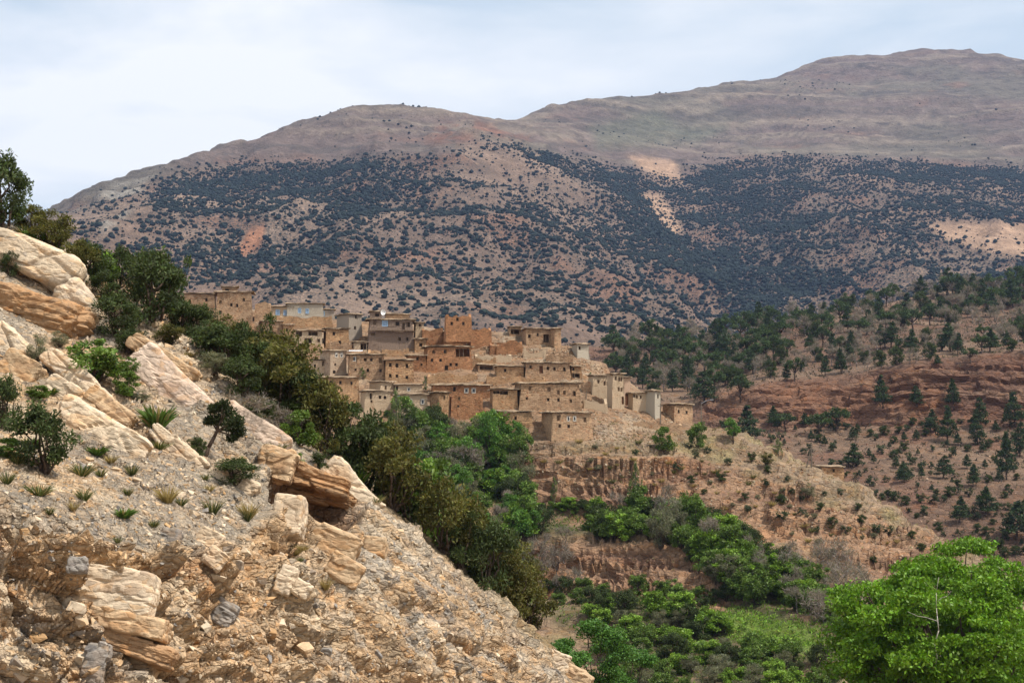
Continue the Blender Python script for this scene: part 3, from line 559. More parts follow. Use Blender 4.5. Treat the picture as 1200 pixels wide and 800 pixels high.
def opening(root, w, S, x, z, W_, H_, kind):
    name = 'door' if kind in ('door', 'ddoor') else 'window'
    if kind in ('open',):                                     # an open-fronted loft: posts and a lintel stand in the opening
        m = MB(); m.box(x - W_ / 2, x + W_ / 2, 0.06, 0.3, z + H_ / 2 - 0.16, z + H_ / 2 - 0.02)
        for k in range(max(1, int(W_ / 1.5))):
            px = x - W_ / 2 + W_ * (k + 1) / (int(W_ / 1.5) + 2); m.box(px - .07, px + .07, 0.08, 0.24, z - H_ / 2, z + H_ / 2 - 0.16)
        obj('porch_post', m.mesh('porch_post'), M['eave'], root); return
    fm = {'white': 'wframe', 'blue': 'bframe', 'door': 'frame', 'arch': 'wframe', 'ddoor': 'frame'}.get(kind, 'frame'); y = -0.045; t = 0.16 if kind in ('white', 'arch', 'blue') else 0.07
    if kind not in ('white', 'arch', 'blue'): y = 0.10
    m = MB(); a, b, c, d = x - W_ / 2, x + W_ / 2, z - H_ / 2, z + H_ / 2; y1 = y + 0.12
    m.box(a, a + t, y, y1, c, d); m.box(b - t, b, y, y1, c, d); m.box(a + t, b - t, y + .003, y1, d - t, d); m.box(a + t, b - t, y + .003, y1, c, c + t)
    if kind == 'arch':
        n = 8
        for i in range(n):
            t0, t1 = math.pi * i / n, math.pi * (i + 1) / n; m.add([(x + W_ / 2 * math.cos(q), yy, d + W_ / 2 * math.sin(q)) for yy in (y, y1) for q in (t0, t1)] + [(x, y, d), (x, y1, d)], [(0, 1, 4), (2, 5, 3), (0, 2, 3, 1)])
    fr = obj(name, m.mesh(name), M[fm], root)
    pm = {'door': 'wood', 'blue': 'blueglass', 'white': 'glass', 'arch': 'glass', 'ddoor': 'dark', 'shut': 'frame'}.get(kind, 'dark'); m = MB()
    m.box(a + t, b - t, y1 - .03, y1 + .02, c + t, d - t)
    if kind in ('blue', 'white'): m.box(x - .03, x + .03, y1 - .06, y1 - .035, c + t, d - t)
    obj('door_leaf' if name == 'door' else ('pane' if pm in ('glass', 'blueglass') else 'shutter_or_shade'), m.mesh('pane'), M[pm], fr)  # dark windows get a near-black panel as painted interior shade; shut ones are wood
def house(x0, x1, yt, yb, mat, label, wins=(), yaw=0.25, left=None, depth=5.5, cat='house', roof=True, jag=0.0, Y=None, name='stone_house', deep=-2.5):
    "front wall spans x0..x1 of the picture and stands where the slope is seen below it"
    xm = (x0 + x1) / 2
    if Y is None:
        p = cast(village_hill, xm, yb); Y = p.y if p else 330.0
    S = Y / F; W = (x1 - x0) * S / math.cos(yaw); H = (yb - yt) * S - (0.3 if roof else 0); o = at(xm, yb, Y)
    if left: depth = min(9.0, max(2.5, left * S / max(0.15, math.sin(yaw))))
    root = empty(name, tuple(o), yaw); tag(root, label, cat, 'stone houses of the hill village' if cat == 'house' else None, 'thing')
    L_ = []
    for w in wins:
        px, py, pw, ph, k = w if len(w) == 5 else (w[0], w[1], 3.2, 4.0, 'dark')
        L_.append(((px - xm) / (x1 - x0) * W, (yb - py) * S, max(pw, 2.6) * S, max(ph, 3.0) * S, 2.4 if k == 'open' else 0.32, k))
    ok = []
    for q in L_:
        x = min(max(q[0], -W / 2 + q[2] / 2 + 0.08), W / 2 - q[2] / 2 - 0.08); z = min(q[1], H - q[3] / 2 - 0.1)
        if all(abs(x - r[0]) > (q[2] + r[2]) / 2 + 0.05 or abs(z - r[1]) > (q[3] + r[3]) / 2 + 0.05 for r in ok): ok.append((x, z, *q[2:]))
    obj('wall', wall_mesh(W, H, depth, ok, deep, jag), M[mat], root)
    for x, z, a, b, dp, k in ok: opening(root, None, S, x, z, a, b, k)
    if roof:
        r = obj('roof', roof_mesh(W, depth, H, 0.28, 0.18), M['roof'], root); tag(obj('beam', beams_mesh(W, depth, H), M['eave'], r), kind='stuff')
    HOUSES.append((root, x0, x1, yt, yb, Y)); return root
D_ = 'dark'
def W4(*a): return [(x, y, 3.2, 4.2, 'dark') for x, y in a]
# --- upper left group
house(213, 252, 343, 370, 'tan', 'long tan stone house at the top left behind the tallest juniper', W4((242, 351), (222, 353)), 0.12, depth=6)
house(252, 296, 341, 381, 'tan', 'tall tan stone house with five small windows, leftmost high corner of the village', W4((257, 354), (271, 357), (278, 358), (258, 366), (286, 351)), 0.12, depth=6)
house(260, 278, 335, 343, 'tan', 'small roof hut on top of the tall tan house at upper left', [(266, 340, 5, 4, 'dark')], 0.12, depth=3, roof=True, Y=356)
house(196, 211, 355, 368, 'ochre', 'small ochre hut at the far left end of the village', [(203, 361, 3, 4, 'dark')], 0.1, depth=4)
house(298, 317, 353, 377, 'tan', 'roofless pale stone ruin beside the tall upper left house', [], 0.1, depth=4, roof=False, jag=1.0, name='ruined_house')
house(318, 345, 358, 372, 'pale', 'small stone house with two pale blue framed windows below the white house', [(325.5, 366, 5, 6.5, 'blue'), (334.5, 366.5, 5, 6.5, 'blue')], 0.15, depth=4)
house(336, 379, 355, 370, 'white', 'long whitewashed house with pale blue windows on the village skyline', [(351, 364, 4, 6, 'blue'), (360, 364.5, 4, 6, 'blue')], 0.12, depth=5, Y=356)
house(370, 392, 361.5, 374, 'block', 'small grey blue rendered house right of the whitewashed house', [(378, 367, 5, 6, 'blue')], 0.15, depth=4)
house(316, 390, 370, 384, 'ochre', 'long low retaining wall of rough stone under the white house', [], 0.06, depth=2, cat='wall', roof=False, jag=0.5, name='terrace_wall')
house(306, 331, 375, 400, 'tan', 'tan house with a dark doorway and leaning roof edge above the green juniper thicket', W4((312, 392), (317, 384)), 0.2, left=8)
house(331, 344, 379, 402, 'ochre', 'narrow ochre house with a brown door above the juniper thicket', [(336, 387, 3, 4, 'dark'), (331.5, 398, 4, 8, 'door')], 0.2, left=4)
house(285, 305, 378, 396, 'ochre', 'collapsed ochre ruin with broken walls left of the tan leaning-roof house', [], 0.1, depth=4, roof=False, jag=1.4, name='ruined_house')
house(345, 378, 386, 409, 'pale', 'half ruined house with three black open lofts near the left of the village', [(350, 390, 7, 6, 'open'), (367, 390, 12, 5, 'open'), (361, 399, 9, 6, 'open'), (374, 399)], 0.12, depth=5)
house(382, 409, 384, 407, 'ochre', 'square ochre house with one small window left of the grey tower house', W4((391, 391), (398, 401)), 0.3, left=5)
# --- top middle
house(409, 424, 367, 398, 'block', 'tall pale tower house with a wide dark left side on the village top', W4((417, 371), (416, 384)), 0.62, left=17)
bh = house(431, 486, 373, 410, 'brown', 'large dark brown two storey house with a long balcony and blue window', [(451, 379, 7, 7, 'blue'), (437, 378, 5, 5, 'shut'), (466, 379, 5, 5, 'dark'), (474, 382, 3.5, 8, 'ddoor'), (480, 380, 5, 6, 'dark'), (469, 397, 3.2, 4.5, 'dark'), (478, 397, 3.2, 4.5, 'dark'), (436, 392, 5, 3, 'shut')], 0.15, left=5)
Yb = HOUSES[-1][5]; S_ = Yb / F; m = MB(); Wb = 55 * S_ / math.cos(0.15)
m.box(-Wb / 2, Wb / 2, -0.75, -0.05, 22.2 * S_, 22.9 * S_)
for k in range(7): m.box(-Wb / 2 + Wb * k / 6.3 + .1, -Wb / 2 + Wb * k / 6.3 + .25, -0.72, -0.045, 20.6 * S_, 22.15 * S_)
obj('balcony', m.mesh('balcony'), M['eave'], bh)
house(434, 447, 364, 374, 'brown', 'little brown stair hut on the roof of the large balcony house', [(442, 369, 5, 4, 'dark')], 0.15, depth=3, Y=Yb + 2.5)
house(452, 480, 367, 374, 'tan', 'low tan parapet house behind the balcony house roof', [], 0.15, depth=3, Y=Yb + 6)
house(487, 497, 377, 392, 'pale', 'tiny beige hut just right of the dark balcony house', [(492, 381, 3, 3, 'dark')], 0.2, depth=3, Y=Yb + 3)
# --- red ruins on top
house(522, 553, 366, 386, 'red', 'roofless red stone ruin standing highest in the middle of the skyline', W4((536, 374), (529, 379), (543, 379)), 0.1, depth=5, roof=False, jag=1.3, name='ruined_house')
house(495, 520, 384, 405, 'red', 'broken red stone ruin left of the small red roofed house', [], 0.15, depth=5, roof=False, jag=0.9, name='ruined_house')
house(520, 546, 388, 406, 'red', 'small red house with a flat roof below the highest ruin', W4((532, 397)), 0.15, depth=5)
house(552, 577, 383, 407, 'red', 'roofless red ruin with blank front wall right of the highest ruin', [], 0.2, depth=5, roof=False, jag=1.2, name='ruined_house')
house(574, 613, 399, 415, 'red', 'low broken red ruin wall in the rubble under the open hut', [], 0.1, depth=4, roof=False, jag=1.2, name='ruined_house')
house(597, 611, 382, 394, 'tan', 'small hut with one wide black opening at the top of the rubble', [(603.5, 388.5, 10, 6, 'open')], 0.12, depth=3.5)
house(616, 650, 384, 404, 'tan', 'flat roofed tan house with a black doorway at the upper right of the village', [(620, 394, 3.5, 4.5, 'dark'), (630, 392, 2.6, 4, 'dark'), (640, 396, 7, 10, 'open')], 0.2, depth=5)
house(650, 658, 383.5, 408, 'tan', 'narrow tan tower at the right end of the flat roofed upper house', [], 0.3, depth=5)
house(676, 691, 402, 420, 'white', 'small whitewashed house with one window at the far upper right of the village', [(679, 408, 3, 4, 'dark')], 0.45, left=4)
# --- middle rows
house(499, 554, 405, 434, 'red', 'large red stone house with a wide dark loggia at its upper right corner', [(507, 412, 3.5, 4.5, 'dark'), (521, 412, 3.5, 4.5, 'dark'), (506, 422), (516, 422), (523, 431, 4.5, 6, 'ddoor'), (528, 427), (535, 427), (543, 413, 18, 10, 'open')], 0.16, left=7)
house(478, 499, 415, 435, 'red', 'small red annexe attached left of the large red loggia house', [(489, 420), (494, 427, 2.6, 3, 'dark')], 0.16, depth=5)
house(387, 406, 410, 440, 'grey', 'grey stone house with two white arched windows at the left', [(394, 416.5, 3.6, 4.5, 'arch'), (400, 416.5, 3.6, 4.5, 'arch'), (393, 427, 2.6, 3, 'dark'), (392, 436, 4, 4, 'ddoor')], 0.6, left=15)
house(367, 386, 420, 440, 'pale', 'small pale hut with dark doorway left of the arched window house', [(369, 429, 3, 5, 'ddoor'), (381, 424, 7, 6, 'open')], 0.25, depth=4)
house(408, 451, 414, 444, 'tan', 'long tan stone house with one white framed window under a metal roof sheet', [(415, 420.5, 4.5, 6, 'white'), (427.5, 421.5), (435, 421.5), (446.5, 422, 4, 6, 'shut'), (431, 434), (446, 434), (416, 433, 2.6, 3, 'dark')], 0.14, left=4)
house(451, 485, 421, 449, 'ochre', 'right half of the long tan row with two lines of three windows', [(457, 427.5, 3.4, 5, 'dark'), (465, 428, 3.4, 5, 'dark'), (477, 428.5, 3.4, 5, 'dark'), (457, 440), (465, 440.5), (476.5, 442)], 0.14, depth=6)
house(414, 430, 399.5, 410, 'pale', 'low shed with one black opening above the metal roof sheet', [(426, 404.5, 7, 8, 'open')], 0.12, depth=3.5)
house(379, 421, 441, 474, 'ochre', 'ochre blank-walled house with four tiny windows at the lower left', [(387, 448), (399, 448), (412, 449, 2.8, 4, 'dark'), (400, 457)], 0.22, left=6)
house(446, 462, 446, 464, 'pale', 'square pale tower house with a dark left side at the lower centre left', [(452, 454, 3, 5, 'shut')], 0.6, left=15)
house(427, 458, 457, 485, 'pale', 'lower pale stone house with a narrow dark window below the square tower', [(434, 464, 3, 7, 'dark'), (445, 465), (451, 465.5), (435, 470, 2.6, 3, 'dark')], 0.25, left=8)
house(463, 495, 449.5, 463, 'pale', 'low pale house with a long roof line behind the white window house', [(479, 456, 4, 5, 'white'), (464, 454, 3, 5, 'dark')], 0.18, depth=5)
house(465, 502, 461, 489, 'pale', 'pale house with two white framed windows beside the light green poplar', [(481, 470.5, 4.5, 6.5, 'white'), (495, 470.5, 4.5, 6.5, 'white'), (461, 463, 3, 7, 'blue')], 0.16, depth=6)
house(506, 576, 450, 470, 'red', 'long reddish house with two pale framed windows behind the stone turret', [(532.5, 456, 3.6, 6, 'dark'), (546.5, 457.5, 5, 6, 'white'), (555, 457.5, 5, 6, 'white'), (567, 469, 4, 5, 'dark')], 0.14, left=3)
house(514, 527, 459, 491, 'ochre', 'stone turret house with a wide shaded left side at the lower centre', [(521, 466.5, 3.4, 5, 'shut')], 0.6, left=11)
house(528, 567, 461, 491, 'red', 'red stone house with a broken wall top right of the turret', [(538, 467, 2.8, 4, 'shut'), (537, 476, 2.6, 3, 'dark')], 0.18, left=3, depth=5, roof=False, jag=0.7)
house(577, 607, 455, 480, 'ochre', 'low house with long black open lofts left of the biggest tan house', [(581, 459, 8, 4, 'open'), (591, 460, 10, 5, 'open')], 0.14, depth=5)
house(608, 682, 448, 480, 'tan', 'largest tan stone house with a row of upper windows near the centre right', [(643, 456, 4, 5.5, 'shut'), (655, 459, 3.4, 5, 'shut'), (662.5, 459.5, 3.4, 5, 'shut'), (674.5, 461, 4, 6, 'dark'), (619, 455, 4, 5, 'shut'), (617, 467, 3, 3, 'dark'), (642.5, 468), (655, 468.5), (670, 469.5, 3, 4, 'dark')], 0.2, left=8)
house(580, 624, 481, 506, 'ochre', 'low ochre house at the village foot beside the bright green tree', W4((590, 489), (604, 490), (590, 496), (603, 496.5)), 0.16, depth=5)
house(646, 695, 482, 516, 'tan', 'lowest tan house at the village foot with a shrub at its corner', [(653, 490, 4, 6, 'shut'), (666, 490.5, 4, 6, 'white'), (673.5, 490.5, 4, 6, 'white'), (687, 491.5, 4, 6, 'shut'), (655, 499), (666, 499.5)], 0.32, left=13)
house(615, 669, 424, 443, 'tan', 'long low house with a brown door and four windows in the upper right rows', [(634, 433, 4.5, 9, 'door'), (642, 431.5), (650, 432), (662, 432.5, 3.4, 5, 'dark'), (621, 430)], 0.14, left=3)
house(670, 682, 428, 444, 'ochre', 'small box house with a dark opening right of the long low house', [(673, 440, 9, 6, 'open'), (672, 431, 3, 4, 'dark')], 0.2, depth=3.5)
house(582, 614, 428, 442, 'ochre', 'low ochre building with a flat dusty roof left of the brown door house', [(592, 434)], 0.12, depth=4)
house(560, 581, 426, 435, 'tan', 'little open shed with black gap beside the dry stone wall', [(570, 430.5, 16, 5, 'open')], 0.12, depth=3)
house(500, 560, 437, 449, 'ochre', 'dry stone terrace wall in rubble above the long reddish house', [], 0.08, depth=2, cat='wall', roof=False, jag=0.9, name='terrace_wall')
house(570, 640, 440, 449, 'ochre', 'dry stone terrace wall above the biggest tan house', [], 0.06, depth=2, cat='wall', roof=False, jag=0.8, name='terrace_wall')
house(556, 600, 413, 424, 'pale', 'crumbling pale terrace wall in the rubble under the red ruins', [], 0.06, depth=2, cat='wall', roof=False, jag=1.0, name='terrace_wall')
house(386, 412, 399, 412, 'tan', 'broken low wall of stones under the square ochre house', [], 0.1, depth=2, cat='wall', roof=False, jag=1.0, name='terrace_wall')
house(431, 480, 408, 418, 'ochre', 'rubble terrace wall below the dark balcony house', [], 0.05, depth=2, cat='wall', roof=False, jag=1.2, name='terrace_wall')
house(548, 582, 418, 430, 'ochre', 'stone bank wall right under the loggia of the red house', [], 0.05, depth=2, cat='wall', roof=False, jag=0.9, name='terrace_wall')
house(582, 606, 406, 416, 'red', 'small reddish ruin wall below the open topmost hut', [], 0.1, depth=3, roof=False, jag=0.8, name='ruined_house')
house(613, 640, 408, 420, 'pale', 'pale broken wall in the rubble left of the narrow tan tower', [], 0.1, depth=3, roof=False, jag=1.1, name='ruined_house')
house(640, 672, 412, 424, 'tan', 'crumbling tan terrace wall below the narrow tan tower', [], 0.05, depth=2, cat='wall', roof=False, jag=1.1, name='terrace_wall')
house(486, 500, 396, 412, 'ochre', 'small roofed shed left below the broken red ruin', [(493, 404, 4, 4, 'dark')], 0.15, depth=3.5)
house(683, 696, 446, 460, 'tan', 'low ruined pen right of the small box house', [], 0.1, depth=3, roof=False, jag=0.9, name='ruined_house')
house(684, 712, 466, 480, 'pale', 'tumbled stone wall under the long pale rendered house', [], 0.1, depth=2, cat='wall', roof=False, jag=1.4, name='terrace_wall')
house(500, 528, 488, 498, 'ochre', 'rough garden wall at the foot of the stone turret', [], 0.1, depth=1.5, cat='wall', roof=False, jag=0.7, name='terrace_wall')
house(420, 446, 480, 492, 'pale', 'rough garden wall under the lower pale stone house', [], 0.1, depth=1.5, cat='wall', roof=False, jag=0.8, name='terrace_wall')
house(345, 380, 402, 416, 'tan', 'broken terrace wall under the three black lofts', [], 0.1, depth=2, cat='wall', roof=False, jag=1.0, name='terrace_wall')
house(742, 800, 494, 503, 'tan', 'low stone terrace wall under the last tan house', [], 0.1, depth=1.5, cat='wall', roof=False, jag=0.7, name='terrace_wall')
for x_, y_, lab in ((690, 474, 'dark heap of firewood in the rubble right of the largest tan house'), (664, 512, 'grey brushwood heap beside the lowest tan house'), (538, 419, 'brushwood heap under the red loggia'), (446, 408, 'dark brushwood heap below the balcony house')):
    p = hit(x_, y_, [village_hill]); m = MB()
    for k in range(46):
        a_ = rh.uniform(0, 6.28); c_ = Vector((rh.gauss(0, .9), rh.gauss(0, .5), abs(rh.gauss(0, .45)))); v_ = Vector((math.cos(a_), math.sin(a_) * .6, rh.uniform(-.25, .25))) * rh.uniform(.5, 1.0); m.tube(c_ - v_, c_ + v_, rh.uniform(.04, .09), .03, 4)
    h_ = empty('wood_heap', p); tag(h_, lab, 'wood heap', 'heaps of wood in the village'); tag(obj('branch_pile', m.mesh('branch_pile'), M['eave'], h_), kind='stuff')
# --- right end
house(694, 717, 439, 466, 'pale', 'long pale rendered house stepping down at the right of the village', [(709, 449, 2.8, 5, 'shut'), (713, 449.5, 2.8, 5, 'shut'), (701, 447, 2.8, 4, 'shut')], 0.35, left=5)
house(717, 732, 437, 479, 'pale', 'tall pale house with paired windows at the right of the village', [(721, 443, 2.8, 4.5, 'shut'), (725.7, 444, 2.8, 5, 'shut'), (729, 444, 2.6, 5, 'shut'), (725.5, 456, 2.8, 5, 'shut'), (729, 456.5, 2.6, 5, 'shut'), (730, 469, 3, 9, 'door')], 0.35, left=3)
house(731, 739, 441, 476, 'pink', 'narrow pinkish plastered house joined to the tall pale house', [(735, 468, 5, 14, 'door')], 0.35, depth=5)
house(741, 762, 459, 482, 'pale', 'plain pale house left of the slim white-fronted tower', [(742.5, 464, 2.6, 4, 'dark'), (746, 465, 2.6, 4, 'shut'), (751, 465.5, 2.6, 4, 'shut')], 0.3, left=3)
house(767, 775, 457, 490, 'white', 'slim tower with white front and dark grey left side at the village right end', [(771.5, 464.5, 2.6, 5, 'dark')], 0.75, left=6)
house(789, 813, 473, 494, 'tan', 'last tan house at the far right end of the village beside the lamp post', W4((795, 482), (805, 483)), 0.6, left=12)
house(962, 989, 545.5, 556, 'ochre', 'lone low ochre building on the spur far right of the village', [(977, 551, 3, 4, 'dark')], 0.15, depth=4)
# sheet of metal lying on a roof, satellite dish, lamp post, wooden poles
p = cast(village_hill, 415, 440); Ym = p.y + 1.2; q = at(415, 411.5, Ym); m = MB()
for k in range(8): m.add([(-1.6 + .4 * k, 0, 0), (-1.4 + .4 * k, 0, .05), (-1.4 + .4 * k, 1.6, .35), (-1.6 + .4 * k, 1.6, .3), (-1.2 + .4 * k, 0, 0), (-1.2 + .4 * k, 1.6, .3)], [(0, 1, 2, 3), (1, 4, 5, 2)])
o = obj('metal_sheet', m.mesh('metal_sheet'), M['metal'], None, q); tag(o, 'pale corrugated metal sheet lying on the roof of the long tan house', 'sheet')
q = at(449, 372.5, Yb + 0.8); d = empty('satellite_dish', tuple(q), 0.4); tag(d, 'white satellite dish on the roof of the dark balcony house', 'satellite dish')
m = MB(); m.tube((0, 0, -.2), (0, 0, 1.1), .04, .04); obj('mast', m.mesh('mast'), M['steel'], d)
m = MB(); n = 14; v = [(0, .22, 1.2)]
for rr, yy in ((.3, .17), (.55, 0)):
    v += [(rr * math.cos(2 * math.pi * k / n), yy - .02, 1.2 + 1.15 * rr * math.sin(2 * math.pi * k / n)) for k in range(n)]
f = [(0, 1 + (k + 1) % n, 1 + k) for k in range(n)] + [(1 + k, 1 + (k + 1) % n, 1 + n + (k + 1) % n, 1 + n + k) for k in range(n)]
m.add(v, f); obj('dish', m.mesh('dish', True), M['dishw'], d)
def pole(px, py, top, label, lamp=False, lean=0.0, mat='pole', name='wooden_pole', lay=None):
    p = hit(px, py, lay or [village_hill]); S = p.y / F; h = (py - top) * S; r = empty(name, p); tag(r, label, 'lamp post' if lamp else 'pole')
    m = MB(); m.tube((0, 0, -.5), (lean, 0, h), .13, .08, 7); obj('post', m.mesh('post'), M[mat], r)
    m = MB()
    if lamp:
        m.tube((0, 0, h), (.7, 0, h + .45), .05, .045); m.tube((.7, 0, h + .45), (1.7, 0, h + .75), .045, .04); obj('arm', m.mesh('arm'), M['steel'], r)
        m = MB(); m.box(1.6, 2.3, -.12, .12, h + .68, h + .82); obj('lamp_head', m.mesh('lamp_head'), M['steel'], r)
    else:
        m.box(-.5 + lean, .5 + lean, -.05, .05, h - .5, h - .4); obj('crossbar', m.mesh('crossbar'), M[mat], r)
pole(822, 512, 473, 'street lamp with a curved arm at the right end of the village', True, 0, 'pole', 'street_lamp')
pole(951, 547, 520, 'upright wooden pole by the lone low building on the spur', False, 0)
pole(944.5, 547, 524, 'leaning wooden stay pole beside the upright pole on the spur', False, 1.0)
pole(516, 397, 370, 'thin pole rising left of the highest red ruin', False, 0)
pole(687, 476, 458, 'thin grey pole in the rubble right of the largest tan house', False, 0)
pole(774, 497, 473, 'short dark pole at the foot of the white-fronted tower', False, 0)
# ------------------------------------------------------------------ plants
def leaf_mat(name, trans=0.28, rough=0.7):
    t = NT(name, rough, 0.25); a = t.attr(); t.color(a)
    tr = t.n('ShaderNodeBsdfTranslucent', {0: t.mix(1.0, a, (1.25, 1.25, 0.7), 'MULTIPLY')}); mx = t.n('ShaderNodeMixShader', {0: trans, 1: t.b.outputs[0], 2: tr.outputs[0]})
    t.t.links.new(mx.outputs[0], t.t.nodes['Material Output'].inputs['Surface']); return t.m
LEAF = leaf_mat('foliage'); LEAF2 = leaf_mat('broad_leaf', 0.24, 0.5)
def bark_mat(name, c):
    t = NT(name, 0.95, 0.1); p = t.pos(); v = t.ramp(t.noise(p, 6.0, 5, 0.7), [(0.3, tuple(x * 0.6 for x in c)), (0.7, tuple(x * 1.35 for x in c))]); t.color(v); t.bump(t.noise(p, 14.0, 3), 0.6, 0.03); return t.m
BARK = bark_mat('bark_brown', (0.085, 0.06, 0.045)); BARKG = bark_mat('bark_grey', (0.20, 0.17, 0.15)); BARKW = bark_mat('bark_pale', (0.42, 0.38, 0.32))
def unit(v): return v / (np.linalg.norm(v, axis=-1, keepdims=True) + 1e-9)
def leaves(C, R, n, ll, lw, r, col, var=0.35, cvar=0.25, shell=0.5, out=0.5, up=0.2, drop_=0.0):
    "leaf quads spread through clumps: centres C, radii R (x,y,z), n leaves each"
    C = np.asarray(C, float); R = np.asarray(R, float)
    if R.ndim == 1: R = np.repeat(R[:, None], 3, 1)
    k = len(C); d = unit(r.normal(size=(k, n, 3))); rad = r.random((k, n, 1)) ** shell
    p = C[:, None] + d * rad * R[:, None]
    a = unit(r.normal(size=(k, n, 3)) + d * out * 2 + np.array([0, 0, up * 2 - drop_ * 2])); b = unit(np.cross(a, r.normal(size=(k, n, 3))))
    s = r.uniform(0.6, 1.3, (k, n, 1)); l = a * ll * s; w_ = b * lw * s
    V = np.stack([p - l * 0.5, p + w_ * 0.5, p + l * 0.5, p - w_ * 0.5], 2).reshape(-1, 3)
    Fc = np.arange(k * n * 4).reshape(-1, 4)
    col = np.asarray(col, float); col = col if col.ndim == 2 else np.repeat(col[None], k, 0)
    t = col[:, None] * (1 + cvar * r.uniform(-1, 1, (k, 1, 1))) * (1 + var * r.uniform(-1, 1, (k, n, 1))) * (1 + 0.12 * r.uniform(-1, 1, (k, n, 3)))
    return V, Fc, np.repeat(np.clip(t, 0.004, 1).reshape(-1, 3), 4, 0)
def join(*parts):
    b = 0; Vs, Fs, Cs = [], [], []
    for V, Fc, c in parts: Vs.append(V); Fs.append(Fc + b); Cs.append(c); b += len(V)
    return np.concatenate(Vs), np.concatenate(Fs), np.concatenate(Cs)
def limb_mesh(name, paths, n=5):
    m = MB()
    for P, r0, r1 in paths:
        k = len(P) - 1
        for i in range(k): m.tube(P[i], P[i + 1], r0 + (r1 - r0) * i / k, r0 + (r1 - r0) * (i + 1) / k, n)
    return m.mesh(name, True)
def wob(a, b, k, amp, r):
    a = np.array(a, float); b = np.array(b, float); L_ = np.linalg.norm(b - a)
    return [tuple(a + (b - a) * i / k + (r.normal(size=3) * amp * L_ if 0 < i < k else 0)) for i in range(k + 1)]
PLANT = {}
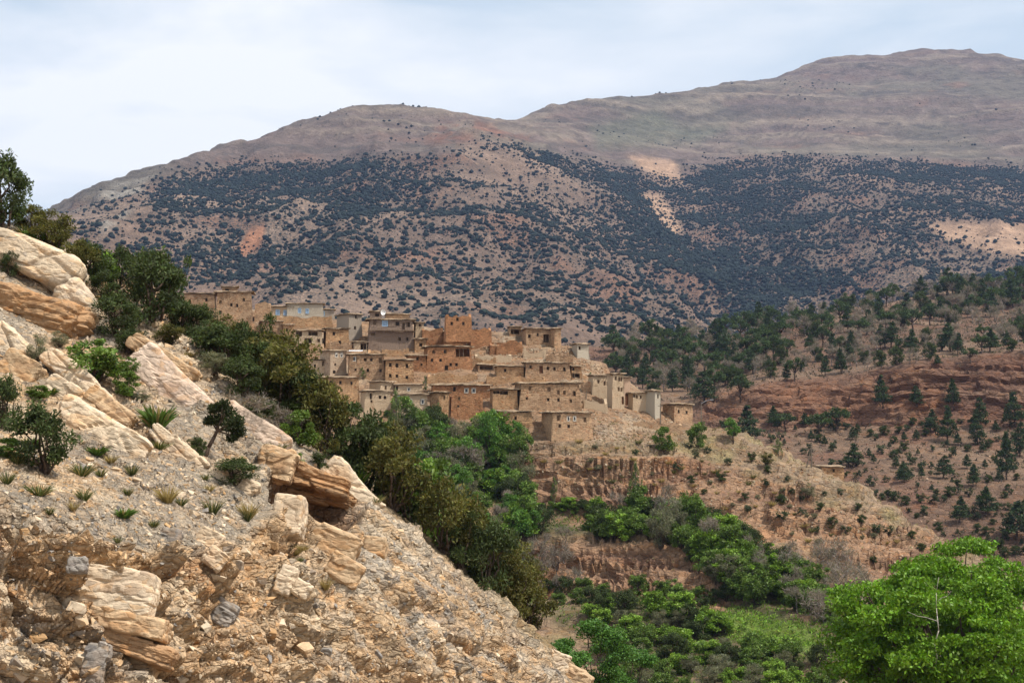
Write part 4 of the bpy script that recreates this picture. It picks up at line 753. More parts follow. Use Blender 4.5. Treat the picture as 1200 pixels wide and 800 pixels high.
def make_plant(kind, v):
    "unit plants: about 1 high and 1 wide, foot at the origin"
    key = (kind, v)
    if key in PLANT: return PLANT[key]
    r = np.random.default_rng(hash((len(kind), sum(map(ord, kind)), v)) % 99991); bark = BARK; leaf = LEAF; nm = 'crown'
    olive, dark, fresh = (0.040, 0.055, 0.016), (0.022, 0.038, 0.016), (0.075, 0.125, 0.022)
    paths = []
    if kind in ('juniper', 'olive_bush', 'green_bush', 'bright_bush', 'grey_bush', 'farbush'):
        nc = {'farbush': 9}.get(kind, 30); n = {'farbush': 45, 'juniper': 165, 'olive_bush': 165}.get(kind, 130); C = []; R = []
        lob = r.normal(size=(4, 3)); 
        for i in range(nc):
            d = unit(r.normal(size=3)); d[2] = max(d[2], -0.8); rr = r.uniform(0.45, 1.0) * (1 + 0.22 * np.tanh(lob @ d).sum() / 2)
            C.append((d[0] * 0.39 * rr, d[1] * 0.39 * rr, 0.42 + d[2] * 0.42 * rr)); R.append(r.uniform(0.085, 0.17) * (1.4 if nc < 20 else 1))
        C = np.array(C); R = np.array(R)[:, None] * np.array([1.1, 1.1, 0.85])
        col = {'juniper': (0.052, 0.072, 0.022), 'olive_bush': (0.095, 0.090, 0.022), 'green_bush': (0.095, 0.150, 0.026), 'bright_bush': (0.145, 0.235, 0.028), 'grey_bush': (0.15, 0.15, 0.09), 'farbush': (0.045, 0.060, 0.026)}[kind]
        ll, lw = {'juniper': (0.055, 0.020), 'olive_bush': (0.053, 0.022), 'green_bush': (0.06, 0.034), 'bright_bush': (0.065, 0.042), 'grey_bush': (0.085, 0.012), 'farbush': (0.13, 0.06)}[kind]
        cr_ = leaves(C, R, n, ll, lw, r, col, 0.4, 0.35, 0.55, 0.6, 0.12)
        for i in range(0, nc, 3): paths.append((wob((0, 0, -0.05), C[i] * 0.85, 4, 0.05, r), 0.022, 0.006))
        if kind in ('green_bush', 'bright_bush'): leaf = LEAF2
    elif kind in ('pine', 'farpine'):
        C = []; R = []; nl = 8 if kind == 'pine' else 6; lean = r.normal(size=2) * 0.03; wid = r.uniform(0.26, 0.36)
        for l in range(nl):
            h = 0.24 + 0.70 * (l / (nl - 1)); rad = wid * (1.0 - 0.80 * ((h - 0.24) / 0.72) ** 1.35) * r.uniform(0.8, 1.15); k = max(2, int(6 * (1 - 0.6 * l / nl)))
            a0 = r.uniform(0, 6.28)
            for i in range(k):
                a = a0 + 6.28 * i / k + r.normal() * 0.35; q = rad * r.uniform(0.55, 1.0); c_ = (lean[0] * h * 3 + q * math.cos(a), lean[1] * h * 3 + q * math.sin(a), h + r.normal() * 0.03); C.append(c_); R.append((rad * 0.55 + 0.03, rad * 0.55 + 0.03, 0.065))
                paths.append(([(lean[0] * h * 3, lean[1] * h * 3, h - 0.05), c_], 0.010, 0.004))
        C.append((lean[0] * 3, lean[1] * 3, 0.97)); R.append((0.05, 0.05, 0.06))
        cr_ = leaves(C, R, 46, 0.10, 0.030, r, (0.042, 0.066, 0.028), 0.4, 0.35, 0.6, 0.5, 0.25)
        paths.append((wob((0, 0, -0.05), (lean[0] * 3, lean[1] * 3, 0.95), 6, 0.008, r), 0.030, 0.006))
    elif kind in ('umbrella',):                               # rounded evergreen on a visible trunk
        C = []; R = []
        for i in range(22):
            a = r.uniform(0, 6.28); q = 0.40 * math.sqrt(r.random()); h = 0.50 + 0.40 * r.random() * (1 - (q / 0.45) ** 2); C.append((q * math.cos(a), q * math.sin(a), h)); R.append((0.13, 0.13, 0.085))
            if i % 2 == 0: paths.append(([(0, 0, 0.30), C[-1]], 0.016, 0.005))
        cr_ = leaves(C, R, 60, 0.085, 0.032, r, (0.050, 0.078, 0.026), 0.4, 0.35, 0.6, 0.5, 0.25); paths.append((wob((0, 0, -0.05), (0.02, 0, 0.5), 4, 0.03, r), 0.035, 0.02))
    elif kind in ('bare', 'drybush'):
        C = []; R = []; bark = BARKG
        def grow(p, d, L_, rad, lev):
            q = p + d * L_; paths.append((wob(p, q, 2, 0.06, r), rad, rad * 0.6))
            if lev == 0: C.append(tuple(q)); return
            for _ in range(3 if lev > 1 else 4):
                grow(q if r.random() < .6 else p + d * L_ * 0.7, unit(d + r.normal(size=3) * 0.55 + np.array([0, 0, 0.12])), L_ * r.uniform(0.6, 0.8), rad * 0.55, lev - 1)
        if kind == 'bare': grow(np.array([0, 0, -0.03]), unit(np.array([r.normal() * .08, r.normal() * .08, 1.0])), 0.34, 0.026, 3)
        else:
            for _ in range(7): grow(np.array([r.normal() * .1, r.normal() * .1, -0.03]), unit(np.array([r.normal() * .7, r.normal() * .7, 0.8])), 0.30, 0.010, 2)
        cr_ = leaves(np.array(C), np.full(len(C), 0.11), 16 if kind == 'bare' else 14, 0.13, 0.010, r, (0.205, 0.172, 0.145), 0.3, 0.2, 0.6, 0.9, 0.3); nm = 'twigs'
    elif kind == 'poplar':
        C = []; R = []; leaf = LEAF2; bark = BARKG
        for i in range(44):
            h = 0.12 + 0.86 * r.random(); q = 0.25 * math.sin(math.pi * min(1, 0.15 + 0.9 * h)) * r.uniform(0.3, 1.1); a = r.uniform(0, 6.28); C.append((q * math.cos(a), q * math.sin(a), h)); R.append((0.055, 0.055, 0.08))
            if i % 2 == 0: paths.append(([(0, 0, max(0.05, h - 0.22)), C[-1]], 0.008, 0.003))
        cr_ = leaves(C, R, 55, 0.034, 0.020, r, (0.13, 0.165, 0.055), 0.35, 0.25, 0.6, 0.5, 0.3); paths.append((wob((0, 0, -0.05), (0, 0, 0.8), 5, 0.012, r), 0.022, 0.005))
    elif kind == 'broad':
        C = []; R = []; leaf = LEAF2
        for i in range(46):
            d = unit(r.normal(size=3)); rr = r.uniform(0.4, 1) ; C.append((d[0] * 0.38 * rr, d[1] * 0.38 * rr, 0.58 + d[2] * 0.38 * rr)); R.append(r.uniform(0.07, 0.13))
            if i % 3 == 0: paths.append((wob((0, 0, 0.25), C[-1], 3, 0.05, r), 0.015, 0.004))
        cr_ = leaves(C, np.array(R)[:, None] * np.array([1.2, 1.2, 0.75]), 110, 0.042, 0.026, r, (0.085, 0.175, 0.026), 0.35, 0.25, 0.6, 0.4, 0.1, 0.15); paths.append((wob((0, 0, -0.08), (0, 0, 0.4), 3, 0.03, r), 0.035, 0.02))
    elif kind in ('tuft', 'drytuft', 'leafy'):
        n = 130; a = r.uniform(0, 6.28, n); q = 0.16 * np.sqrt(r.random(n)); b0 = np.stack([q * np.cos(a), q * np.sin(a), np.full(n, -0.05)], -1)
        d = unit(np.stack([np.cos(a) * r.uniform(0.1, 1.0, n), np.sin(a) * r.uniform(0.1, 1.0, n), np.ones(n)], -1)); L_ = r.uniform(0.45, 1.05, n)[:, None]; t0 = b0 + d * L_ * 0.6; t1 = t0 + (d + np.array([0, 0, -0.35])) * L_ * 0.45
        sd_ = unit(np.cross(d, r.normal(size=(n, 3)))) * (0.018 if kind != 'leafy' else 0.05)
        V = np.stack([b0 - sd_, b0 + sd_, t0 + sd_ * .8, t0 - sd_ * .8, t1 + sd_ * .1, t1 - sd_ * .1], 1).reshape(-1, 3); i = np.arange(n)[:, None] * 6; Fc = np.concatenate([i + [0, 1, 2, 3], i + [3, 2, 4, 5]])
        cc = {'tuft': (0.075, 0.095, 0.028), 'drytuft': (0.32, 0.24, 0.10), 'leafy': (0.075, 0.13, 0.025)}[kind]; cols = np.array(cc) * r.uniform(0.6, 1.4, (n, 1)); mixd = r.random((n, 1)) < (0.25 if kind == 'tuft' else 0.1); cols = np.where(mixd, np.array((0.28, 0.22, 0.10)), cols)
        cr_ = (V, Fc, np.repeat(cols, 6, 0)); nm = 'blades'
    me = np_mesh(nm, cr_[0], cr_[1], False, cr_[2]); me.materials.append(leaf)
    tm = None
    if paths: tm = limb_mesh('trunk', paths, 5 if kind not in ('bare', 'drybush') else 3); tm.materials.append(bark)
    PLANT[key] = (me, tm, nm); return PLANT[key]
pr = random.Random(11)
def spot(px, py, poly):
    P = np.array(poly); x0, x1 = P[:, 0].min(), min(1200, P[:, 0].max()); y0, y1 = P[:, 1].min(), P[:, 1].max(); u = (px - x0) / (x1 - x0); v = (py - y0) / (y1 - y0)
    return ('upper ' if v < 0.38 else ('lower ' if v > 0.66 else 'middle ')) + ('left' if u < 0.2 else 'left centre' if u < 0.4 else 'centre' if u < 0.6 else 'right centre' if u < 0.8 else 'right')
def size_word(s, lo=0.85, hi=1.12): return 'small' if s < lo else ('large' if s > hi else 'middling')
KW = dict(pine='pointed pine', umbrella='round topped pine', juniper='bushy juniper', bare='leafless grey tree', farbush='round dark bush', green_bush='green bush', bright_bush='bright green bush', grey_bush='grey green bush', drybush='dry twiggy bush', tuft='green grass tuft', drytuft='straw coloured grass tuft', olive_bush='olive bush', broad='leafy young tree')
def plant(kind, p, wdt, hgt, label, cat, name, group=None, nv=3, lean=0.0):
    me, tm, nm = make_plant(kind, pr.randrange(nv)); rz = pr.uniform(0, 6.28)
    if tm is None:
        o = obj(name, me, None, None, p, (0, lean, rz), (wdt, wdt, hgt)); return tag(o, label, cat, group)
    r = empty(name, p, rz, (wdt, wdt, hgt)); r.rotation_euler = (0, lean, rz); tag(r, label, cat, group)
    obj(nm, me, None, r); obj('trunk', tm, None, r); return r
def plant_px(kind, px, py, wpx, hpx, label, cat, name, group=None, lay=None, nv=3, lean=0.0, Y=None):
    lay = lay or [rocky_slope, village_hill, hillside]; p = hit(px, py, lay); k = 0
    while p is None and k < 16: py += 3; hpx += 3; k += 1; p = hit(px, py, lay)
    if p is None: return None
    S = p.y / F; return plant(kind, p, wpx * S, hpx * S, label, cat, name, group, nv, lean)
def rnd_poly(poly, n, sep=0.0, seed=1):
    r = np.random.default_rng(seed); P = np.array(poly, float); lo, hi = P.min(0), P.max(0); outp = []
    Q = lo + (hi - lo) * r.random((n * 60, 2)); Q = Q[poly_mask(Q[:, 0], Q[:, 1], poly, 0.01) > 0.5]
    for q in Q:
        if sep and any((q[0] - o[0]) ** 2 + (q[1] - o[1]) ** 2 < sep * sep for o in outp): continue
        outp.append(q)
        if len(outp) >= n: break
    return outp
# ---- mountain scrub: the 300 that show largest are things, the rest one mass
def octa(bm):
    v = [bm.verts.new(c) for c in ((1, 0, 0), (0, 1, 0), (-1, 0, 0), (0, -1, 0), (0, 0, 1), (0, 0, -1))]
    for i in range(4): bm.faces.new((v[i], v[(i + 1) % 4], v[4])); bm.faces.new((v[(i + 1) % 4], v[i], v[5]))
    bm.verts.index_update()
def blob(seed, sub=1):
    bm = bmesh.new(); (bmesh.ops.create_icosphere(bm, subdivisions=sub, radius=1.0) if sub else octa(bm)); r = np.random.default_rng(seed)
    V = np.array([v.co for v in bm.verts]); Fc = np.array([[v.index for v in f.verts] for f in bm.faces]); bm.free()
    V = V * (1 + 0.28 * vnoise(V + seed * 7.3, 0.55, seed)[:, None] + r.normal(size=(len(V), 1)) * 0.10); V[:, 2] = V[:, 2] * 0.72 + 0.45; return V, Fc
dx = np.linalg.norm(MT[1:, :-1, :2] - MT[:-1, :-1, :2], axis=-1) * np.linalg.norm(MT[:-1, 1:, :2] - MT[:-1, :-1, :2], axis=-1)
ppx, ppy = mpx[:-1, :-1], mpy[:-1, :-1]
den = below[:-1, :-1].copy() * 0.5
nz1 = fbm(MT[:-1, :-1], 150, 4, 51)
dense = np.maximum(poly_mask(ppx, ppy, [(185, 225), (260, 200), (420, 186), (540, 180), (470, 225), (430, 265), (350, 345), (230, 335), (150, 300)], 12), poly_mask(ppx, ppy, [(600, 172), (700, 192), (800, 200), (1000, 190), (1300, 210), (1300, 330), (1000, 360), (900, 410), (860, 400), (830, 330), (760, 285), (690, 225)], 14))
den = den * (0.55 + 1.5 * dense) * (0.48 + 1.15 * sstep(-0.30, 0.25, nz1 + 0.4 * fbm(MT[:-1, :-1], 50, 3, 52)))
for poly in ([(752, 226), (775, 228), (800, 268), (790, 276), (772, 262), (762, 246)], [(735, 182), (790, 190), (802, 216), (780, 212), (748, 196)], [(1085, 262), (1200, 262), (1215, 305), (1140, 292), (1105, 280)], [(292, 268), (312, 262), (306, 290), (285, 302), (275, 298)]): den *= 1 - 0.85 * poly_mask(ppx, ppy, poly, 4)
den *= 0.62 + 0.85 * sstep(0.06, -0.22, rg_mt[:-1, :-1])
den += 0.018 * (1 - below[:-1, :-1]) * sstep(0.0, 0.4, nz1) * (ppy > 95)
den *= (ppx > -60) & (ppx < 1260) & (ppy < 430) & (MT[:-1, :-1, 1] < 4600)
def sample_mt(n, wgt, seed):
    r = np.random.default_rng(seed); wv = (wgt * dx).ravel(); i = r.choice(len(wv), n, p=wv / wv.sum()); nc = MT.shape[1] - 1; a, b = i // nc, i % nc; u, v = r.random((n, 1)), r.random((n, 1))
    return (MT[a, b] * (1 - u) + MT[a + 1, b] * u) * (1 - v) + (MT[a, b + 1] * (1 - u) + MT[a + 1, b + 1] * u) * v
N1 = 115000; B = sample_mt(N1, den, 5); r5 = np.random.default_rng(6); Rb = 1.3 + 2.9 * r5.random(N1) ** 2.7
def seen(P, up):
    "drop what the photograph shows nothing of: points behind nearer hills"
    k = np.ones(len(P), bool)
    for i, p in enumerate(P):
        q = Vector((p[0], p[1], p[2] + up)); L_ = q.length; d_ = q / L_
        for nm_ in ('village_hill', 'hillside', 'mountain'):
            h_ = TREE[nm_].ray_cast(Vector((0, 0, 0)), d_, L_ * 0.985)[0]
            if h_ is not None: k[i] = False; break
    return k
k_ = seen(B, 5.0); B = B[k_]; Rb = Rb[k_]; N1 = len(B); print('scrub', N1)
o_ = np.argsort(-Rb / B[:, 1]); B = B[o_]; Rb = Rb[o_]
def scrub(name, P, R, col, seed, nvar=8, sub=1):
    r = np.random.default_rng(seed); bl = [blob(s, sub) for s in range(nvar)]; Vs, Fs, Cs = [], [], []; base_ = 0
    for k in range(nvar):
        S = slice(k, None, nvar); p, rr = P[S], R[S]; V, Fc = bl[k]; n = len(p); a = r.uniform(0, 6.28, n); ca, sa = np.cos(a)[:, None], np.sin(a)[:, None]
        X = V[None, :, 0] * ca - V[None, :, 1] * sa; Y_ = V[None, :, 0] * sa + V[None, :, 1] * ca; Z_ = np.repeat(V[None, :, 2], n, 0)
        W_ = np.stack([X, Y_, Z_], -1) * rr[:, None, None] * np.array([1, 1, 1.0]) + p[:, None]
        Vs.append(W_.reshape(-1, 3)); Fs.append((Fc[None] + (np.arange(n) * len(V))[:, None, None]).reshape(-1, Fc.shape[1]) + base_); base_ += n * len(V)
        cc = np.array(col) * r.uniform(0.65, 1.4, (n, 1, 1)) * np.array([1, 1, 1]); Cs.append(np.repeat(cc, len(V), 1).reshape(-1, 3))
    return tag(obj(name, np_mesh(name, np.concatenate(Vs), np.concatenate(Fs), False, np.concatenate(Cs)), SCRUB), 'dark juniper scrub covering the lower mountainside', None, None, 'stuff')
def scrub_mat():
    t = NT('mountain_scrub', 0.95, 0.05); p = t.pos(); v = t.ramp(t.noise(p, 0.9, 4, 0.7), [(0.3, (0.6,) * 3), (0.7, (1.4,) * 3)]); t.color(t.mix(1.0, t.attr(), v, 'MULTIPLY')); t.bump(t.noise(p, 1.6, 3), 1.0, 0.8); return t.m
SCRUB = scrub_mat()
jm = []
for s in range(6):
    V, Fc = blob(s + 20, 2); me = np_mesh('juniper_tree', V, Fc, False, np.full((len(V), 3), 1.0) * np.array((0.024, 0.033, 0.026)) * (0.7 + 0.12 * s)); me.materials.append(SCRUB); jm.append(me)
for i in range(300):
    px_, py_ = proj(B[i]); zone = 'on the dark left flank' if px_ < 430 and py_ < 330 else ('on the pale ridge right over the village' if px_ < 720 else ('in the gully beside the pale ridge' if px_ < 900 else 'on the right flank above the pines'))
    o = obj('juniper_tree', jm[i % 6], None, None, B[i], (0, 0, r5.uniform(0, 6.28)), Rb[i]); tag(o, ('large' if Rb[i] / B[i, 1] > 0.0019 else 'small') + ' dark juniper ' + zone + ', ' + spot(px_, py_, {'d': [(50, 190), (430, 330)], 'p': [(200, 190), (720, 410)], 'g': [(720, 190), (900, 410)], 'r': [(900, 190), (1200, 400)]}['d' if 'flank of' in zone and 'dark' in zone else 'p' if 'pale ridge right' in zone else 'g' if 'gully' in zone else 'r']) + ' there', 'juniper tree', 'juniper trees dotted over the mountainside')
scrub('juniper_scrub', B[300:2000], Rb[300:2000], (0.022, 0.030, 0.027), 8, 8, 2); scrub('juniper_scrub', B[2000:8000], Rb[2000:8000], (0.022, 0.030, 0.027), 18)['label'] = 'middling dark juniper scrub up to the tree line of the mountain'; scrub('juniper_scrub', B[8000:], Rb[8000:], (0.022, 0.030, 0.027), 28, 8, 0)['label'] = 'smallest distant dark scrub near the tree line of the mountain'
N2 = 7000; B2 = sample_mt(N2, den + 0.12 * below[:-1, :-1] * (ppy < 430) * (ppx > -60) * (ppx < 1260), 15); B2 = B2[seen(B2, 3.0)]; N2 = len(B2); scrub('low_scrub', B2, 0.7 + 0.9 * r5.random(N2), (0.048, 0.056, 0.038), 9, 6)['label'] = 'grey green low bushes between the junipers on the mountain'
# ---- pines and bare trees on the right hill
RHL = [hillside]; gi = 'pines on the right hill'
top = [(690, 412), (760, 400), (850, 392), (950, 372), (1050, 352), (1150, 338), (1230, 330), (1230, 395), (1100, 420), (1000, 440), (900, 448), (820, 470), (740, 448)]
band = [(690, 414), (760, 402), (850, 394), (950, 374), (1050, 352), (1230, 330), (1230, 362), (1050, 392), (930, 418), (870, 448), (800, 480), (720, 446)]
for i, q in enumerate(rnd_poly(band, 135, 7, 3)):
    k = pr.choice(['pine', 'umbrella', 'umbrella', 'juniper']); s = pr.uniform(0.8, 1.35)
    plant_px(k, q[0], q[1], 25 * s, 27 * s, size_word(s) + ' dark ' + KW[k] + ' in the hilltop wood, ' + spot(q[0], q[1], band) + ' of it', 'pine tree', 'pine_tree', gi, RHL)
for i, q in enumerate(rnd_poly(top, 165, 7, 4)):
    s = pr.uniform(0.8, 1.3); plant_px('bare', q[0], q[1], 26 * s, 26 * s, size_word(s) + ' leafless grey tree among the pines, ' + spot(q[0], q[1], top) + ' of the wood', 'bare tree', 'bare_tree', 'leafless trees on the right hill', RHL)
for i, q in enumerate(rnd_poly([(830, 455), (900, 430), (1000, 405), (1100, 398), (1230, 372), (1230, 412), (1080, 424), (1000, 440), (900, 450)], 38, 10, 5)):
    s = pr.uniform(0.7, 1.3); k = pr.choice(['pine', 'umbrella', 'juniper']); plant_px(k, q[0], q[1], 20 * s, 24 * s, size_word(s) + ' ' + KW[k] + ' on the open slope above the red cliff, ' + ('left' if q[0] < 960 else 'middle' if q[0] < 1090 else 'right') + ' part', 'pine tree', 'pine_tree', gi, RHL)
for x, y, w_, h in ((1044, 407, 22, 30), (1068, 412, 17, 26), (1114, 412, 26, 34), (1137, 425, 22, 22), (1160, 412, 24, 26), (1182, 408, 16, 18), (1100, 428, 10, 12), (826, 472, 30, 36), (868, 470, 36, 34), (842, 455, 22, 20), (1035, 478, 20, 38), (1075, 476, 16, 24), (1118, 478, 18, 34), (920, 505, 30, 26), (980, 505, 36, 34), (960, 512, 34, 34), (1000, 548, 24, 28), (880, 520, 30, 44), (908, 500, 18, 24), (944, 500, 14, 16),
    (1110, 520, 22, 44), (1090, 506, 18, 26), (1150, 500, 18, 34), (1146, 520, 18, 34), (1180, 562, 26, 52), (1195, 535, 20, 40), (1155, 605, 26, 34), (1124, 612, 22, 30), (1190, 632, 40, 44), (1140, 570, 16, 26), (1060, 565, 18, 22), (1105, 560, 22, 26), (1190, 500, 24, 40)):
    plant_px('pine' if h > w_ else 'umbrella', x, y, w_ * 1.5 if h > w_ else w_, h, ('tall ' if h > 32 else 'short ') + ('pointed' if h > w_ else 'spreading') + ' dark pine ' + ('on top of the red cliff' if y < 450 else 'against the red cliff' if y < 490 else 'below the red cliff') + (' at its left end' if x < 900 else ' near its middle' if x < 1060 else ' at its right end'), 'pine tree', 'pine_tree', gi, RHL)
for i, q in enumerate(rnd_poly([(840, 500), (1000, 500), (1230, 490), (1230, 660), (1130, 650), (1060, 600), (960, 545)], 170, 7, 6)):
    s = pr.uniform(0.5, 1.2); k = pr.choice(['farbush', 'juniper', 'farbush', 'pine']); plant_px(k, q[0], q[1], 15 * s, 14 * s, size_word(s, .7, 1.0) + ' ' + KW[k] + ' below the red cliff, ' + spot(q[0], q[1], [(840, 500), (1200, 660)]) + ' of the slope', 'bush', 'round_bush', 'bushes on the red slope', RHL)
# ---- plants of the village spur and the gully
VL = [village_hill]
def many(kinds, poly, n, sep, seed, w0, h0, label, cat, name, group, lay=VL, lo=0.7, hi=1.35):
    for q in rnd_poly(poly, n, sep, seed):
        s = pr.uniform(lo, hi); k = pr.choice(kinds); plant_px(k, q[0], q[1], w0 * s * pr.uniform(.85, 1.15), h0 * s, size_word(s) + ' ' + KW[k] + ' ' + label + ', ' + spot(q[0], q[1], poly) + ' of it', cat, name, group, lay)
lush = [(700, 606), (790, 604), (850, 625), (960, 690), (985, 745), (905, 700), (870, 706), (800, 650), (770, 632), (700, 632)]
many(['green_bush', 'bright_bush', 'bright_bush', 'juniper', 'green_bush'], lush, 95, 8, 21, 34, 30, 'in the gully thicket', 'bush', 'green_bush', 'bushes of the gully thicket')
many(['bare', 'grey_bush', 'green_bush'], [(680, 600), (790, 606), (960, 690), (980, 740), (860, 700), (760, 636)], 20, 16, 22, 38, 42, 'among the gully thicket', 'bare tree', 'bare_tree', 'leafless trees of the gully')
many(['green_bush', 'grey_bush', 'bare', 'bright_bush', 'juniper', 'broad'], [(470, 505), (610, 515), (615, 590), (640, 640), (560, 650), (480, 560)], 75, 10, 23, 40, 40, 'in the wooded hollow under the village', 'bush', 'hollow_bush', 'bushes of the hollow under the village')
many(['green_bush', 'juniper', 'bright_bush'], [(600, 592), (700, 596), (700, 604), (600, 604)], 12, 9, 24, 20, 14, 'on the ledge under the upper cliff', 'bush', 'green_bush', 'bushes on the cliff ledge')
many(['bare', 'drybush', 'grey_bush'], [(615, 640), (670, 640), (670, 705), (620, 705)], 10, 14, 25, 36, 46, 'against the lower cliff', 'bush', 'bare_bush', 'bare bushes on the lower cliff')
many(['juniper', 'green_bush'], [(640, 690), (860, 700), (860, 716), (640, 712)], 20, 12, 26, 30, 24, 'in the row under the lower cliff', 'bush', 'dark_bush', 'bushes at the foot of the lower cliff')
many(['green_bush', 'juniper', 'bright_bush', 'bright_bush', 'grey_bush'], [(690, 712), (800, 716), (860, 756), (970, 782), (985, 820), (720, 830)], 70, 11, 27, 34, 30, 'on the grassy gully bottom', 'bush', 'gully_bush', 'bushes of the gully bottom')
many(['bare', 'drybush'], [(930, 660), (985, 660), (985, 740), (935, 730)], 9, 14, 28, 50, 56, 'in the dead grove beside the walnut', 'bare tree', 'bare_tree', 'dead trees beside the walnut')
many(['farbush', 'juniper'], [(800, 520), (900, 540), (1000, 580), (1110, 650), (1090, 690), (960, 650), (840, 590), (720, 530)], 40, 14, 29, 13, 11, 'on the dry spur', 'bush', 'small_bush', 'small bushes of the dry spur')
many(['tuft', 'drytuft', 'grey_bush'], [(560, 512), (800, 515), (900, 560), (1060, 640), (960, 640), (820, 590), (600, 540)], 70, 8, 30, 9, 6, 'on the stony spur slope', 'grass tuft', 'grass_tuft', 'tufts on the stony spur')
for kind, x, y, w_, h, lab, cat, nm in (
    ('bright_bush', 685, 511, 21, 18, 'round bright bush at the right corner of the lowest tan house', 'bush', 'green_bush'), ('poplar', 464, 520, 34, 66, 'pale green poplar in front of the white framed windows house', 'poplar tree', 'poplar_tree'),
    ('poplar', 424, 444, 20, 14, 'small pale green bush against the ochre blank-walled house roof', 'bush', 'pale_bush'), ('poplar', 498, 458, 14, 18, 'small pale green tree left of the long reddish house', 'tree', 'small_tree'),
    ('broad', 573, 552, 46, 78, 'bright green round tree below the low ochre house', 'tree', 'leafy_tree'), ('broad', 515, 535, 50, 44, 'spreading fresh green tree below the stone turret', 'tree', 'leafy_tree'), ('bare', 545, 570, 60, 66, 'large grey leafless tree in the hollow under the bright green tree', 'bare tree', 'bare_tree'),
    ('poplar', 692, 455, 14, 20, 'slim pale green tree left of the long pale rendered house', 'tree', 'small_tree'), ('poplar', 628, 433, 9, 10, 'small yellow green bush in front of the brown door', 'bush', 'pale_bush'),
    ('green_bush', 777, 528, 32, 32, 'big green bush on the slope below the last tan house', 'bush', 'green_bush'), ('green_bush', 818, 524, 30, 36, 'tall green bush at the foot of the street lamp', 'bush', 'green_bush'), ('broad', 859, 519, 26, 32, 'bright green round tree on the ridge right of the lamp', 'tree', 'leafy_tree'),
    ('poplar', 912, 533, 26, 20, 'pale yellow green bush on the ridge of the spur', 'bush', 'pale_bush'), ('olive_bush', 898, 545, 22, 18, 'brown bush on the ridge beside the pale yellow green one', 'bush', 'brown_bush'), ('grey_bush', 947, 582, 26, 20, 'grey green broad bush on the open spur', 'bush', 'grey_bush'),
    ('bare', 775, 618, 44, 62, 'tall leafless tree standing against the upper cliff', 'bare tree', 'bare_tree'), ('poplar', 745, 605, 40, 62, 'thin yellow green tree standing against the upper cliff', 'tree', 'small_tree'), ('green_bush', 693, 622, 30, 22, 'solid round green bush between the two cliffs', 'bush', 'green_bush'), ('poplar', 650, 592, 20, 34, 'pale green climber bush on the left of the upper cliff', 'bush', 'pale_bush')):
    plant_px(kind, x, y, w_, h, lab, cat, nm, None, VL)
# bright trees at the foot of the near slope, and the walnuts
def big_tree(name, cat, label, x, Yt, wpx, top_, seed, crown_h, n, nl, ll, lw, cl_, col, lay=None, limb=False):
    r = np.random.default_rng(seed); b0 = at(x, top_, Yt); p = drop(b0[0], b0[1], lay or VL); H_ = b0[2] - p.z; W_ = wpx * Yt / F; root = empty(name, p); tag(root, label, cat, None)
    C, R = [], []; paths = []; zc = H_ - crown_h / 2; nlob = 12; ld = unit(r.normal(size=(nlob, 3)))
    LC = []
    while len(LC) < max(7, n // 12):                          # boughs: billows of clumps with shaded gaps between them
        d = unit(r.normal(size=3)); d[2] = d[2]; q = np.array([d[0] * W_ / 2, d[1] * W_ / 2, d[2] * crown_h / 2]) * r.uniform(0.52, 0.70)
        if all(np.linalg.norm((q - l) / np.array([1, 1, 0.8])) > 0.20 * W_ * 0.85 for l in LC) or r.random() < 0.03: LC.append(q)
    for i in range(n):
        l = LC[i % len(LC)]; e = unit(r.normal(size=3) + unit(l) * 0.55 + np.array([0, 0, 0.45])); br = 0.185 * W_ * (0.85 + 0.3 * ((i % len(LC)) * 0.37 % 1))
        c_ = np.array([0, 0, zc]) + l + e * br * np.array([1, 1, 0.72]) * r.uniform(0.55, 1.0); C.append(c_); q = r.uniform(0.7, 1.4) * cl_; R.append((q * 1.2, q * 1.2, q * 0.6))
        if i % 5 == 0: paths.append((wob((0, 0, H_ - crown_h * r.uniform(0.75, 0.98)), tuple(c_), 4, 0.05, r), 0.012 * W_, 0.003 * W_))
    cr_ = leaves(C, R, nl, ll, lw, r, col, 0.35, 0.22, 0.5, 0.25, 0.1, 0.25)
    me = np_mesh('crown', *cr_[:2], False, cr_[2]); me.materials.append(LEAF2); obj('crown', me, None, root)
    paths.append((wob((0, 0, -0.5), (0.2, 0, H_ - crown_h * 0.7), 4, 0.02, r), 0.035 * W_, 0.02 * W_)); tm = limb_mesh('trunk', paths, 7); tm.materials.append(BARK); obj('trunk', tm, None, root)
    if limb:                                                  # the dead pale leader that shows in front of the leaves
        f_ = at(1098, 770, Yt - W_ * 0.41) - np.array(p); t_ = at(1100, 676, Yt - W_ * 0.37) - np.array(p); mid_ = f_ + (t_ - f_) * 0.45
        bm_ = limb_mesh('bare_branch', [(wob(f_ + np.array([0, 3, -3]), f_, 2, .02, r), .07, .05), (wob(f_, t_, 6, 0.03, r), 0.05, 0.015), (wob(mid_, mid_ + np.array([-2.2, 0.2, 0.7]), 3, 0.06, r), 0.03, 0.012), (wob(mid_ + (t_ - f_) * .25, mid_ + np.array([1.0, 0, 2.2]), 3, 0.06, r), 0.03, 0.012)], 6); bm_.materials.append(BARKW); obj('bare_branch', bm_, None, root)
WC = (0.118, 0.225, 0.012); GC = (0.075, 0.165, 0.030)
big_tree('walnut_tree', 'walnut tree', 'big bright green walnut tree with a pale bare branch in the bottom right corner', 1090, 128, 250, 635, 1, 18, 380, 215, 0.34, 0.18, 1.0, WC, None, True)
big_tree('walnut_tree', 'walnut tree', 'second walnut tree cut by the right edge of the picture', 1215, 138, 235, 630, 2, 18, 280, 215, 0.34, 0.18, 1.0, WC)
